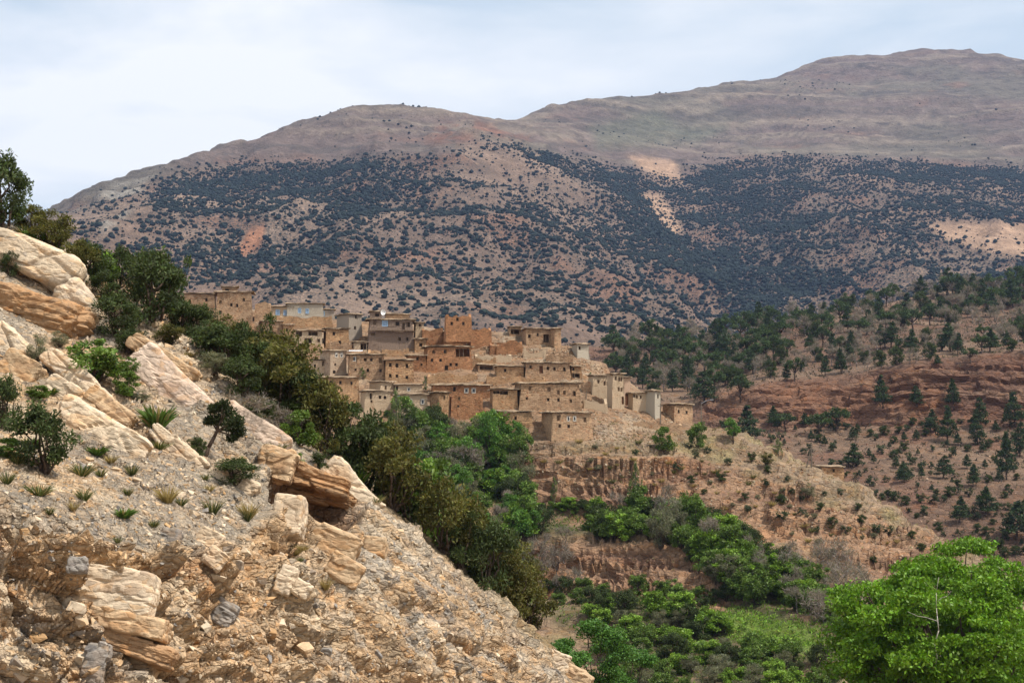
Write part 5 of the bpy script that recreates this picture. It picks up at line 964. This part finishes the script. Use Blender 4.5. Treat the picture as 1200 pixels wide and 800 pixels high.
big_tree('walnut_tree', 'walnut tree', 'taller walnut crown rising between the two front walnuts', 1132, 146, 170, 623, 3, 14, 170, 215, 0.34, 0.18, 0.95, WC)
NL = [rocky_slope, village_hill]
big_tree('leafy_tree', 'tree', 'bright green young tree behind the foot of the rocky slope', 697, 100, 80, 706, 4, 6.5, 60, 200, 0.17, 0.10, 0.55, GC, NL)
big_tree('leafy_tree', 'tree', 'smaller green tree right of the bright young tree at the bottom edge', 740, 104, 70, 752, 5, 5.5, 50, 200, 0.17, 0.10, 0.5, GC, NL)
big_tree('leafy_tree', 'tree', 'small green tree partly behind the bottom corner of the rocky slope', 662, 98, 50, 736, 6, 4.5, 36, 200, 0.17, 0.10, 0.5, GC, NL)

# ---- grass and low herbs that nobody could count
def cover(name, label, wgt, n, seed, hgt, wid, col, nb=6, var=0.4, G=None):
    VH_ = VH if G is None else G
    r = np.random.default_rng(seed); Wc = (wgt[:-1, :-1] * np.linalg.norm(VH_[1:, :-1] - VH_[:-1, :-1], axis=-1) * np.linalg.norm(VH_[:-1, 1:] - VH_[:-1, :-1], axis=-1)).ravel(); i = r.choice(len(Wc), n, p=Wc / Wc.sum()); nc = VH_.shape[1] - 1
    a, b = i // nc, i % nc; u, v = r.random((n, 1)), r.random((n, 1)); P = (VH_[a, b] * (1 - u) + VH_[a + 1, b] * u) * (1 - v) + (VH_[a, b + 1] * (1 - u) + VH_[a + 1, b + 1] * u) * v
    R = np.stack([np.full(n, wid), np.full(n, wid), np.full(n, hgt)], -1) * r.uniform(0.5, 1.4, (n, 1)); P[:, 2] += hgt * 0.3
    V, Fc, c = leaves(P, R, nb, hgt * 1.3, hgt * 0.35, r, col, var, 0.35, 0.6, 0.2, 0.5); me = np_mesh(name, V, Fc, False, c); me.materials.append(LEAF); return tag(obj(name, me), label, None, None, 'stuff')
vis = (vpx > -20) & (vpx < 1220) & (vpy < 840) & (vpy > 495)
strip = poly_mask(vpx, vpy, [(830, 705), (965, 735), (970, 776), (850, 748)], 10)
cover('grass', 'bright green grass strip on the gully floor beside the walnut', strip * vis + 1e-9, 4500, 94, 0.40, 0.6, (0.17, 0.28, 0.035))
cover('grass', 'green grass and herbs on the terraces of the gully', green * (1 - 0.85 * cl) * vis, 9000, 91, 0.45, 0.5, (0.11, 0.16, 0.03))
cover('dry_grass', 'dry grass and thorny cushions on the stony spur', (1 - green) * (1 - 0.6 * cl) * vis * (vpx > 560), 4500, 92, 0.35, 0.4, (0.20, 0.165, 0.08))
visr = (rpx > 660) & (rpx < 1230) & (rpy < 680) & (rpy > 325) & (RH[..., 1] < 930)
cover('low_thorn_scrub', 'low grey brown thorn scrub on the red hill', (1 - 0.8 * cliffz) * visr, 5000, 93, 0.9, 1.0, (0.085, 0.070, 0.048), 6, 0.5, RH)
# ------------------------------------------------------------------ near slope: outcrops, rocks, shrubs
RL = [rocky_slope]
def rock_mat():
    t = NT('rock', 0.95, 0.12); p = t.pos(); a = t.noise(p, 3.0, 7, 0.68); b = t.noise(p, 14.0, 4, 0.6)
    v = t.ramp(a, [(0.3, (0.74,) * 3), (0.7, (1.25,) * 3)]); v2 = t.ramp(b, [(0.3, (0.85,) * 3), (0.7, (1.15,) * 3)]); t.color(t.mix(1.0, t.mix(1.0, t.attr(), v, 'MULTIPLY'), v2, 'MULTIPLY'))
    h = t.n('ShaderNodeMath', {0: a, 1: t.n('ShaderNodeMath', {0: b, 1: 0.3}, operation='MULTIPLY').outputs[0]}, operation='ADD').outputs[0]; t.bump(h, 0.9, 0.07); return t.m
ROCK = rock_mat(); OUTC = broken_rock_mat('outcrop_rock', 1.1, 4.0, math.radians(33), 0.10, 0.035)
def slab_mesh(lx, ly, lz, seed, col, rust=0.5, rough=0.10, n=22, sharp=5.0, strata=0.5):
    "a block with worn edges: superellipsoid, broken by beds and joints"
    u = np.linspace(-1, 1, n); V = []; Fc = []; 
    for ax in range(3):
        for sg in (-1, 1):
            a, b = np.meshgrid(u, u, indexing='ij'); q = np.zeros((n, n, 3)); q[..., ax] = sg; q[..., (ax + 1) % 3] = a; q[..., (ax + 2) % 3] = b
            base_ = len(V) * n * n; V.append(q.reshape(-1, 3)); f = grid_faces(n, n) + base_; Fc.append(f if sg < 0 else f[:, ::-1])
    V = np.concatenate(V); Fc = np.concatenate(Fc)
    V = V / ((np.abs(V) ** sharp).sum(-1, keepdims=True) ** (1 / sharp)); d = unit(V)
    P = V * np.array([lx, ly, lz]) / 2; s = (lx * ly * lz) ** (1 / 3); off = np.array([seed * 13.7, seed * 5.1, seed * 9.3])
    f1_, f2_, k = worley((P + off) * np.array([0.8, 0.8, 1.6]), s * (0.33 if strata > 1 else 0.52), seed); bed = vnoise(np.stack([P[:, 0] * 0.15, P[:, 1] * 0.15, P[:, 2]], -1) + off, s * 0.10, seed) 
    side = 1 - np.abs(d[:, 2]) ** 2
    g_ = sstep(0.0, 0.16, f2_ - f1_); j1, j2, jk = worley((P + off) * np.array([0.9, 0.9, 1.7]), s * 0.13, seed + 5); wz_ = (P[:, 2] + 0.05 * s * fbm(P + off, s * .5, 3, seed + 2)) / (s * 0.13); fz = wz_ - np.floor(wz_); br_ = _h(np.floor(wz_), np.floor(P[:, 0] / (s * .7)), np.floor(P[:, 1] / (s * .7)), seed) - 0.5
    P = P + d * s * (fbm(P + off, s * 1.2, 3, seed) * rough * 1.0 + (k * g_ - 0.4) * rough * (1.05 if strata > 1 else 0.9) + (jk * sstep(0, .2, j2 - j1) - 0.4) * rough * (0.22 if strata > 1 else 0.10) + (br_ * 0.11 - 0.055 * sstep(0, .08, fz) * sstep(.4, .25, fz)) * strata * side + fbm(P + off, s * 0.10, 3, seed + 4) * rough * 0.22)[:, None]
    q = fbm(P + off, s * 0.4, 4, seed + 9); c = np.repeat(np.array(col)[None], len(P), 0) * (1 + 0.25 * q[:, None] + 0.12 * (k[:, None] - 0.5))
    m_ = np.clip(side * sstep(-0.2, 0.4, q + 0.5 * bed) * rust, 0, 1)[:, None]; c = c * (1 - m_) + np.array((0.32, 0.195, 0.105)) * m_
    return np_mesh('boulder', P, Fc, False, np.clip(c, 0.02, 0.8))
PALE, TAN, PINK, BROWN, GREY = (0.56, 0.45, 0.325), (0.48, 0.345, 0.215), (0.50, 0.39, 0.305), (0.38, 0.24, 0.135), (0.25, 0.225, 0.20)
def outcrop(px, py, L_, T_, Dp, tilt, col, label, seed, rust=0.5, rough=0.10, push=0.25, yaw=0.0, sharp=5.0, strata=0.5, name='boulder', cat='boulder'):
    p = hit(px, py, RL)
    while p is None: py += 2; p = hit(px, py, RL)
    S = p.y / F; d_ = Vector(ray(px, py)).normalized(); c = p + d_ * (Dp * S * push)
    me = slab_mesh(L_ * S, Dp * S, T_ * S, seed, col, rust, rough, 28 if L_ > 60 else 14, sharp * 1.5, strata * (1.3 if col == BROWN else 0.10))
    o = obj(name, me, OUTC, None, c, (math.radians(-12), math.radians(tilt), yaw)); me.polygons.foreach_set('use_smooth', [False] * len(me.polygons)); return tag(o, label, cat)
oc = [
 (42, 312, 122, 46, 100, 24, PALE, 'pale smooth cap rock at the upper left edge, jutting over dark hollow', .1, .06, -.05, 4), (30, 378, 134, 84, 80, 14, BROWN, 'big brown layered outcrop under the pale cap rock at upper left', .9, .12, .55, 4),
 (92, 362, 60, 44, 80, 56, PALE, 'smooth pale nose of rock at the right of the brown layered outcrop', .15, .07, .15, 3), (12, 412, 70, 40, 60, 36, PALE, 'pale block at the left edge below the brown outcrop', .2, .10, .2, 5),
 (24, 437, 48, 40, 46, 30, TAN, 'angular tan block with a brown shaded front at the left edge', .8, .10, .1, 6), (92, 446, 100, 24, 46, 40, PALE, 'long pale slab sloping down right from the angular tan block', .25, .09, .1, 6),
 (84, 466, 64, 26, 40, 34, PALE, 'shorter pale slab under the long pale slab', .3, .09, .1, 6), (128, 484, 62, 30, 46, 36, TAN, 'slab with pale top and brown underside above the great pale slab', .85, .08, .0, 7),
 (118, 512, 124, 46, 60, 33, PALE, 'great pale slab in the middle left of the rocky slope', .2, .09, .3, 5), (202, 466, 132, 62, 50, 43, PINK, 'broad smooth pinkish slab face behind the twisted tree', .08, .05, .38, 5),
 (192, 424, 90, 22, 46, 33, TAN, 'thin tan ledge rock at the top of the pinkish slab', .5, .11, .1, 6), (300, 508, 90, 36, 50, 32, PINK, 'pinkish slab right of the lone twisted tree', .15, .08, .28, 5),
 (208, 528, 78, 20, 40, 40, PALE, 'narrow pale slab running down from the pinkish slab', .3, .10, .1, 6), (275, 565, 60, 26, 40, 30, PALE, 'rounded pale rock on the scree edge above the cut', .25, .12, .25, 4),
 (325, 545, 44, 36, 50, 15, TAN, 'dark fronted boulder at the head of the cut face', .9, .12, .1, 5), (360, 562, 100, 24, 70, 16, BROWN, 'brown overhanging ledge above the hollow in the cut', .95, .12, .0, 6), (368, 582, 96, 14, 56, 14, BROWN, 'second thin brown ledge inside the hollow', .95, .14, .1, 7),
 (408, 578, 86, 42, 60, 46, PALE, 'pale sloping rock forming the right lip of the hollow', .15, .09, .3, 5), (340, 606, 36, 50, 50, 4, PALE, 'upright pale block left of the hollow', .4, .08, .05, 7),
 (378, 640, 84, 46, 46, 22, TAN, 'squared tan block below the hollow', .55, .10, .25, 7), (440, 642, 27, 25, 34, 6, TAN, 'cube shaped tan rock right of the hollow', .7, .06, .0, 8), (404, 668, 44, 32, 34, 30, TAN, 'tan block under the cube shaped rock', .6, .1, .2, 6),
 (132, 694, 100, 58, 46, 8, PALE, 'large flat faced pale rock in the lower left of the cut', .35, .06, .3, 8), (146, 730, 104, 26, 66, 12, TAN, 'thick orange slab jutting out under the flat faced pale rock', .9, .07, .05, 7), (154, 758, 104, 24, 64, 18, BROWN, 'lower orange slab jutting out of the cut', .95, .08, .05, 7),
 (160, 782, 50, 30, 40, 20, TAN, 'tan block under the lower orange slab', .6, .1, .15, 6), (91, 662, 24, 22, 24, 0, GREY, 'round grey boulder above the flat faced pale rock', .1, .10, -.1, 3), (112, 778, 26, 50, 30, 10, GREY, 'dark striped rock at the bottom beside the orange slabs', .2, .12, .15, 6),
 (262, 718, 30, 30, 30, 30, GREY, 'blue grey broken block in the middle of the cut', .05, .10, .1, 6), (246, 632, 30, 22, 30, 24, PALE, 'pale angular block at the top edge of the cut', .4, .1, .0, 7), (253, 655, 26, 24, 30, 40, PALE, 'second pale angular block just under the first', .4, .1, .0, 7),
 (200, 632, 24, 26, 28, 10, GREY, 'grey block pair at the top edge of the cut', .4, .1, .0, 7), (335, 680, 20, 34, 26, 20, PALE, 'pale upright stone in the middle right of the cut', .3, .1, .0, 7), (352, 690, 24, 18, 24, 30, PALE, 'white topped stone beside the pale upright stone', .2, .1, .0, 7),
 (86, 290, 26, 14, 26, 20, PALE, 'pale rock among the bushes on the upper left skyline', .3, .14, .2, 5), (114, 302, 12, 16, 14, 10, TAN, 'small orange tan rock among the bushes on the skyline', .5, .14, .2, 5), (98, 300, 22, 14, 22, 30, PALE, 'second pale rock among the bushes on the skyline', .3, .14, .2, 5),
 (672, 792, 40, 20, 30, 30, TAN, 'tan block at the bottom end of the slope edge', .5, .14, .1, 6), (655, 775, 24, 20, 24, 20, PALE, 'pale stone at the bottom end of the slope edge', .3, .14, .1, 6)]
for i, (x, y, a, b, dpt, tl, col_, lab, ru, ro, pu, sh) in enumerate(oc): outcrop(x, y, a, b, dpt, tl, col_, lab, i + 3, ru, ro, pu, 0.0, sh)
bpy.context.view_layer.update()
# ---- loose and half buried stones: the larger ones singly, the small ones as one mass
def stone_mesh(seed, npt=22):
    r = np.random.default_rng(seed); bm = bmesh.new(); s = np.array([1.0, r.uniform(.55, .9), r.uniform(.35, .75)])
    for _ in range(npt):
        q = r.uniform(-1, 1, 3); q = np.sign(q) * np.abs(q) ** 0.6; bm.verts.new(q * s * 0.5 * r.uniform(0.86, 1.04))
    res = bmesh.ops.convex_hull(bm, input=bm.verts); bmesh.ops.delete(bm, geom=[g for g in res['geom_interior'] if isinstance(g, bmesh.types.BMVert)], context='VERTS')
    bmesh.ops.triangulate(bm, faces=bm.faces); bm.verts.index_update(); V = np.array([v.co for v in bm.verts]); Fc = np.array([[v.index for v in f.verts] for f in bm.faces]); bm.free(); return V, Fc
SP_ = [stone_mesh(s + 50, 11) for s in range(24)]; ST = [stone_mesh(s) for s in range(24)]; tones = [PALE, TAN, TAN, (0.40, 0.25, 0.125), GREY, (0.36, 0.29, 0.22), (0.50, 0.41, 0.30)]
sm = []
for i, (V, Fc) in enumerate(ST):
    me = np_mesh('stone', V, Fc, False, np.repeat(np.array(tones[i % 7])[None], len(V), 0)); me.materials.append(OUTC); sm.append(me)
facep = [(0, 600), (60, 615), (180, 636), (270, 625), (330, 640), (420, 650), (470, 620), (520, 660), (640, 770), (660, 800), (0, 800)]
screep = [(0, 540), (60, 530), (130, 545), (180, 535), (250, 560), (290, 600), (270, 630), (180, 640), (60, 615), (0, 600)]
upp = [(20, 270), (100, 310), (200, 385), (260, 440), (200, 430), (140, 395), (120, 330), (60, 290)]
sr = random.Random(5); nst = 0
def put_stone(q, px_size, label, group, name='stone', dip_=True):
    p = hit(q[0], q[1], RL)
    if p is None: return
    s = px_size * p.y / F; o = obj(name, sr.choice(sm), None, None, p + Vector(ray(q[0], q[1])).normalized() * s * 0.24, (sr.uniform(-.5, .5), math.radians(30) + sr.uniform(-.6, .6) if dip_ else sr.uniform(-.5, .5), sr.uniform(-3, 3) if not dip_ else sr.uniform(-.7, .7)), s); tag(o, label, 'stone', group)
for q in rnd_poly([(0, 600), (60, 615), (180, 636), (270, 625), (330, 640), (400, 650), (430, 800), (0, 800)], 130, 10, 41) + rnd_poly([(420, 650), (470, 620), (520, 660), (630, 770), (650, 800), (430, 800)], 36, 12, 45): put_stone(q, 7 + (19 if q[0] < 400 else 7) * sr.random() ** 2.6, 'angular stone sticking out of the cut face, ' + spot(q[0], q[1], facep) + ' of the face', 'stones of the cut face')
for q in rnd_poly(screep, 60, 8, 42): put_stone(q, 7 + 9 * sr.random() ** 2, 'loose pale stone lying on the grey scree, ' + spot(q[0], q[1], screep) + ' of it', 'loose stones on the scree', 'stone', False)
for q in rnd_poly(upp, 26, 9, 43): put_stone(q, 9 + 12 * sr.random() ** 2, 'tan stone among the bushes of the slope, ' + spot(q[0], q[1], upp) + ' of the slope', 'stones of the upper slope', 'stone', False)
def pebbles(name, label, layer, spots, sizes, seed, pal):
    r = np.random.default_rng(seed); Vs, Fs, Cs = [], [], []; b = 0
    for q, sz in zip(spots, sizes):
        p = hit(q[0], q[1], layer)
        if p is None: continue
        V, Fc = SP_[r.integers(24)]; R_ = np.array(Matrix.Rotation(r.uniform(0, 6.28), 3, unit(r.normal(size=3)))); W_ = V @ R_.T * (sz * p.y / F) + np.array(p)
        Vs.append(W_); Fs.append(Fc + b); b += len(V); Cs.append(np.repeat((np.array(pal[r.integers(len(pal))]) * r.uniform(.75, 1.2))[None], len(V), 0))
    return tag(obj(name, np_mesh(name, np.concatenate(Vs), np.concatenate(Fs), False, np.concatenate(Cs)), ROCK), label, None, None, 'stuff')
def fast_poly(poly, n, seed):
    r = np.random.default_rng(seed); P = np.array(poly, float); lo, hi = P.min(0), P.max(0); q = lo + (hi - lo) * r.random((n * 4, 2)); return q[poly_mask(q[:, 0], q[:, 1], poly, 0.01) > 0.5][:n]
rq = np.random.default_rng(77)
q = np.concatenate([fast_poly([(0, 600), (60, 615), (180, 636), (270, 625), (330, 640), (400, 650), (430, 800), (0, 800)], 1200, 51), fast_poly([(420, 650), (470, 620), (520, 660), (640, 770), (660, 800), (430, 800)], 600, 50), fast_poly(screep, 1300, 52), fast_poly([(0, 262), (100, 312), (200, 384), (300, 458), (400, 545), (300, 600), (0, 545)], 1500, 53)])
pebbles('small_stones', 'small broken stones strewn over the rocky slope', RL, q, 1.8 + 6.5 * rq.random(len(q)) ** 3.2, 54, tones)
vp = [(190, 372), (480, 400), (560, 385), (690, 400), (740, 450), (830, 500), (760, 530), (690, 520), (560, 500), (390, 480), (300, 430)]
q = np.concatenate([fast_poly(vp, 2800, 55), fast_poly([(560, 395), (620, 395), (680, 410), (740, 460), (690, 440), (620, 425), (560, 415)], 900, 56), fast_poly([(680, 470), (790, 495), (780, 520), (690, 515)], 500, 57), fast_poly([(600, 520), (830, 500), (950, 546), (1100, 635), (1080, 690), (860, 620), (620, 560)], 1800, 58)])
pebbles('rubble', 'pale rubble and fallen stones around the village houses', VL, q, 1.2 + 3.0 * rq.random(len(q)) ** 2.5, 59, [(0.32, 0.245, 0.165), (0.27, 0.18, 0.11), (0.24, 0.14, 0.08), (0.37, 0.30, 0.215)])
q = fast_poly([(840, 500), (1230, 490), (1230, 660), (1130, 650), (960, 545)], 700, 60); pebbles('scree_stones', 'red stones strewn below the red cliff', RHL, q, 1.2 + 2.6 * rq.random(len(q)) ** 2.5, 61, [(0.34, 0.22, 0.15), (0.27, 0.14, 0.09), (0.38, 0.27, 0.19)])
# ---- shrubs and tufts of the near slope
NEAR = [
 ('juniper', 4, 268, 74, 96, 'tall dark juniper cut by the left edge on the skyline', 'juniper tree'), ('olive_bush', 62, 296, 58, 48, 'olive bush on the skyline right of the tall dark juniper', 'bush'), ('green_bush', 45, 285, 34, 22, 'low bright bush under the skyline juniper', 'bush'),
 ('juniper', 108, 330, 66, 54, 'dark bush above the smooth pale nose of rock', 'bush'), ('olive_bush', 90, 318, 46, 40, 'olive green bush behind the pale cap rock', 'bush'), ('bright_bush', 126, 318, 30, 28, 'bright green shrub among dark bushes below the skyline rocks', 'bush'), ('juniper', 140, 305, 34, 28, 'small dark bush on the skyline before the mountain', 'bush'),
 ('juniper', 182, 378, 84, 92, 'largest dark juniper standing before the mountain at left', 'juniper tree'), ('juniper', 160, 345, 44, 56, 'dark juniper pressed against the largest one', 'juniper tree'), ('juniper', 138, 392, 62, 54, 'dense dark bush left below the largest juniper', 'bush'), ('juniper', 125, 352, 40, 44, 'dark bush by the shady foot of the olive bush', 'bush'),
 ('green_bush', 112, 444, 72, 50, 'thick grass-green bush on the pale slabs', 'bush'), ('green_bush', 148, 462, 34, 28, 'small green bush right below the thick grass-green one', 'bush'), ('leafy', 184, 498, 34, 28, 'bright leafy plant growing from a crack in the pinkish slab', 'plant'),
 ('juniper', 229, 396, 54, 44, 'dark green tree in front of the long tan house', 'tree'), ('juniper', 280, 378, 20, 24, 'small tree before the tall tan house', 'tree'), ('juniper', 268, 436, 76, 62, 'dark bush mass left of the thicket below the village', 'bush'), ('olive_bush', 300, 456, 84, 70, 'olive bush in the middle of the thicket below the village', 'bush'), ('olive_bush', 335, 486, 92, 92, 'large olive bush at the right end of the thicket', 'bush'), ('olive_bush', 360, 492, 60, 62, 'olive bush before the ochre blank-walled house', 'bush'), ('juniper', 315, 430, 50, 44, 'dark bush under the tan leaning-roof house', 'bush'),
 ('drybush', 285, 486, 66, 40, 'dry grey brown brush below the thicket', 'brush'), ('grey_bush', 250, 436, 46, 26, 'grey green shrub on the ledge above the pinkish slab', 'shrub'), ('drybush', 322, 496, 46, 28, 'second patch of dry brush right of the first', 'brush'),
 ('juniper', 275, 566, 64, 34, 'dark low juniper under the lone twisted tree', 'bush'), ('juniper', 231, 534, 24, 28, 'small dark shrub at the foot of the twisted tree', 'shrub'), ('tuft', 325, 526, 22, 12, 'grey green tuft on the pinkish slab', 'shrub'),
 ('juniper', 52, 552, 80, 88, 'sparse grey green juniper at the left of the scree', 'juniper tree'), ('juniper', 2, 500, 44, 66, 'dark juniper cut by the left edge beside the scree', 'juniper tree'), ('green_bush', 14, 536, 54, 24, 'green cushion under the left edge juniper', 'bush'), ('grey_bush', 42, 424, 26, 32, 'grey green tussock between the pale slabs at left', 'shrub'), ('green_bush', 45, 464, 34, 14, 'small green bush under the angular tan block', 'bush'), ('juniper', 12, 322, 24, 34, 'grey shrub against the pale cap rock', 'shrub'),
 ('green_bush', 343, 546, 20, 22, 'small green shrub at the head of the cut', 'shrub'), ('juniper', 377, 552, 26, 28, 'dark shrub on the brown overhanging ledge', 'shrub'),
 ('juniper', 205, 352, 46, 60, 'right hand part of the dark junipers before the mountain', 'juniper tree'), ('juniper', 172, 330, 50, 50, 'dark juniper top behind the largest one', 'juniper tree'), ('juniper', 152, 412, 40, 34, 'dark bush between the largest juniper and the thick grass-green bush', 'bush'), ('olive_bush', 200, 402, 40, 24, 'low olive bush right of the largest juniper', 'bush'), ('juniper', 80, 330, 40, 34, 'dark shrub over the right shoulder of the cap rock', 'bush'), ('olive_bush', 35, 270, 44, 34, 'olive bush at the foot of the skyline juniper', 'bush'), ('juniper', 245, 415, 50, 44, 'dark bush at the left end of the thicket', 'bush'), ('juniper', 300, 420, 54, 60, 'tall dark bush before the narrow ochre house', 'bush'), ('juniper', 325, 462, 60, 66, 'dark middle bush of the thicket', 'bush'), ('juniper', 350, 505, 60, 50, 'dark bush at the lower right end of the thicket', 'bush'),
 ('juniper', 285, 462, 60, 50, 'dark bush low in the thicket below the village', 'bush'), ('olive_bush', 378, 512, 64, 74, 'olive bush in front of the grey arched window house', 'bush'), ('juniper', 345, 470, 60, 66, 'dark bush high at the right of the thicket', 'bush'), ('olive_bush', 262, 420, 50, 50, 'olive bush at the top of the thicket', 'bush'), ('juniper', 305, 490, 44, 30, 'low dark bush above the dry brush', 'bush'), ('green_bush', 350, 520, 44, 40, 'green bush at the upper start of the crest row', 'bush'),
 ('grey_bush', 165, 470, 24, 16, 'grey cushion on the edge of the pinkish slab', 'shrub'), ('green_bush', 150, 440, 26, 24, 'little green bush beside the thin tan ledge rock', 'bush'), ('juniper', 212, 388, 40, 40, 'dark bush squeezed between the largest juniper and the village', 'bush'), ('grey_bush', 70, 405, 24, 18, 'grey shrub at the head of the long pale slab', 'shrub')]
for k, x, y, a, b, lab, cat in NEAR: plant_px(k, x, y + 2, a * 1.22, b * 1.18, lab, cat, {'juniper tree': 'juniper_tree', 'bush': 'bush', 'plant': 'leafy_plant', 'tree': 'small_tree', 'brush': 'dry_brush', 'shrub': 'shrub'}[cat], None, RL)
# bushes rooted on the far side of the crest, showing above it
for i, (x, y, a, b, k) in enumerate(((395, 520, 92, 78, 'juniper'), (428, 536, 92, 84, 'juniper'), (368, 506, 70, 60, 'green_bush'), (462, 570, 92, 84, 'olive_bush'), (442, 548, 76, 76, 'juniper'), (500, 596, 94, 78, 'green_bush'), (522, 614, 84, 74, 'olive_bush'), (480, 560, 70, 66, 'juniper'), (548, 650, 84, 84, 'olive_bush'), (570, 668, 78, 80, 'juniper'), (592, 694, 84, 84, 'olive_bush'), (618, 724, 70, 84, 'olive_bush'), (540, 620, 60, 60, 'juniper'), (604, 670, 60, 60, 'olive_bush'), (410, 500, 60, 52, 'grey_bush'))):
    eY = np.interp(x, [p[0] for p in edge], [p[2] for p in edge]); eR = np.interp(x, [p[0] for p in edge], [p[1] for p in edge]); b0 = at(x, min(eR - 2, y), eY + 1.8 + 1.6 * (i % 3)); p = drop(b0[0], b0[1], RL); S = b0[1] / F
    top_ = at(x, y - b, b0[1])[2]; H_ = min(max(1.5, top_ - p.z), 1.35 * a * S); plant(k, p, a * S * 1.05, H_, {'olive_bush': 'olive brown bush', 'juniper': 'dark green juniper bush', 'green_bush': 'fresh green bush', 'grey_bush': 'grey green bush'}[k] + ' behind the slope crest, ' + ['topmost', 'upper', 'upper middle', 'middle', 'lower middle', 'lower', 'lowest'][min(6, int((x - 365) / 37))] + ' in the row', 'bush', 'juniper_bush', 'juniper bushes behind the slope crest')
# the lone twisted tree
p = hit(240, 534, RL); S = p.y / F; r = np.random.default_rng(4); root = empty('twisted_tree', p); tag(root, 'lone twisted juniper with a leaning bare trunk on the pinkish slab', 'juniper tree')
pt = [(0, 0, -.2), (.15, 0, .35), (.38, .05, .8), (.55, 0, 1.15)]; paths = [(pt, .10, .06)]; C, R = [], []
for x, z, q in ((.45, 1.55, .42), (.85, 1.75, .45), (1.0, 1.25, .40), (1.3, 1.45, .36), (.75, 2.1, .34), (.35, 1.95, .28), (1.35, 1.0, .34), (1.1, .75, .26), (.15, 1.45, .24)):
    paths.append((wob((.5, 0, 1.05), (x, r.normal() * .2, z), 3, .06, r), .045, .012)); C.append((x, r.normal() * .25, z)); R.append((q, q, q * .8))
cr_ = leaves(C, R, 420, .20, .05, r, (0.034, 0.046, 0.015), .4, .3, .6, .7, .3); me = np_mesh('crown', *cr_[:2], False, cr_[2]); me.materials.append(LEAF); obj('crown', me, None, root); tm = limb_mesh('trunk', paths, 7); tm.materials.append(BARK); obj('trunk', tm, None, root)
TUFTS = [('tuft', 95, 557, 34, 20), ('tuft', 185, 526, 32, 14), ('drytuft', 196, 588, 30, 26), ('tuft', 212, 592, 18, 14), ('tuft', 249, 602, 24, 26), ('drytuft', 291, 606, 26, 26), ('tuft', 290, 610, 14, 18), ('tuft', 45, 580, 40, 18), ('tuft', 58, 602, 16, 12), ('tuft', 98, 586, 22, 20), ('tuft', 155, 556, 18, 18), ('tuft', 180, 617, 18, 12), ('tuft', 20, 543, 24, 18), ('leafy', 113, 533, 26, 14), ('drytuft', 130, 542, 18, 14), ('leafy', 145, 606, 30, 14), ('tuft', 150, 580, 16, 14), ('drytuft', 86, 598, 14, 16), ('tuft', 240, 562, 16, 10), ('drytuft', 245, 575, 16, 10), ('tuft', 138, 636, 12, 12), ('drytuft', 322, 565, 26, 18), ('drytuft', 348, 650, 16, 14), ('drytuft', 382, 690, 16, 18), ('drytuft', 355, 645, 18, 10), ('tuft', 352, 658, 10, 8), ('drytuft', 272, 550, 22, 10), ('tuft', 8, 566, 22, 20), ('leafy', 38, 523, 20, 14), ('tuft', 118, 558, 16, 14), ('drytuft', 150, 500, 20, 8), ('tuft', 80, 458, 24, 12), ('leafy', 60, 462, 22, 10), ('tuft', 160, 432, 14, 16), ('leafy', 193, 395, 22, 10), ('drytuft', 222, 418, 20, 10), ('tuft', 30, 276, 30, 18), ('leafy', 60, 300, 30, 14), ('leafy', 535, 650, 24, 18), ('drytuft', 452, 585, 18, 12), ('leafy', 420, 566, 30, 20), ('tuft', 440, 590, 22, 14)]
for k, x, y, a, b in TUFTS:
    plant_px(k, x, y, a, b, {'tuft': 'green spiky grass tuft on the rocky slope, ' + spot(x, y, [(0, 380), (400, 660)]) + ' of it', 'drytuft': 'straw yellow dry grass tuft on the rocky slope, ' + spot(x, y, [(0, 380), (400, 660)]) + ' of it', 'leafy': 'low fresh leafy plant on the rocky slope, ' + spot(x, y, [(0, 380), (400, 660)]) + ' of it'}[k], 'grass tuft' if k != 'leafy' else 'plant', 'leafy_plant' if k == 'leafy' else 'grass_tuft', {'tuft': 'green tufts of the near slope', 'drytuft': 'dry tufts of the near slope', 'leafy': 'leafy plants of the near slope'}[k], RL)
# ------------------------------------------------------------------ haze
m = MB(); m.box(-6500, 6500, -60, 7500, -40, 1450); t = bpy.data.materials.new('haze'); t.use_nodes = True; nt = t.node_tree
nt.nodes.remove(nt.nodes['Principled BSDF']); v = nt.nodes.new('ShaderNodeVolumePrincipled'); v.inputs['Color'].default_value = (0.40, 0.57, 1.0, 1); v.inputs['Density'].default_value = 0.000040; v.inputs['Anisotropy'].default_value = 0.1
nt.links.new(v.outputs[0], nt.nodes['Material Output'].inputs['Volume'])
HAZE = tag(obj('haze', m.mesh('haze'), t), 'thin blue mountain haze', None, None, 'stuff')
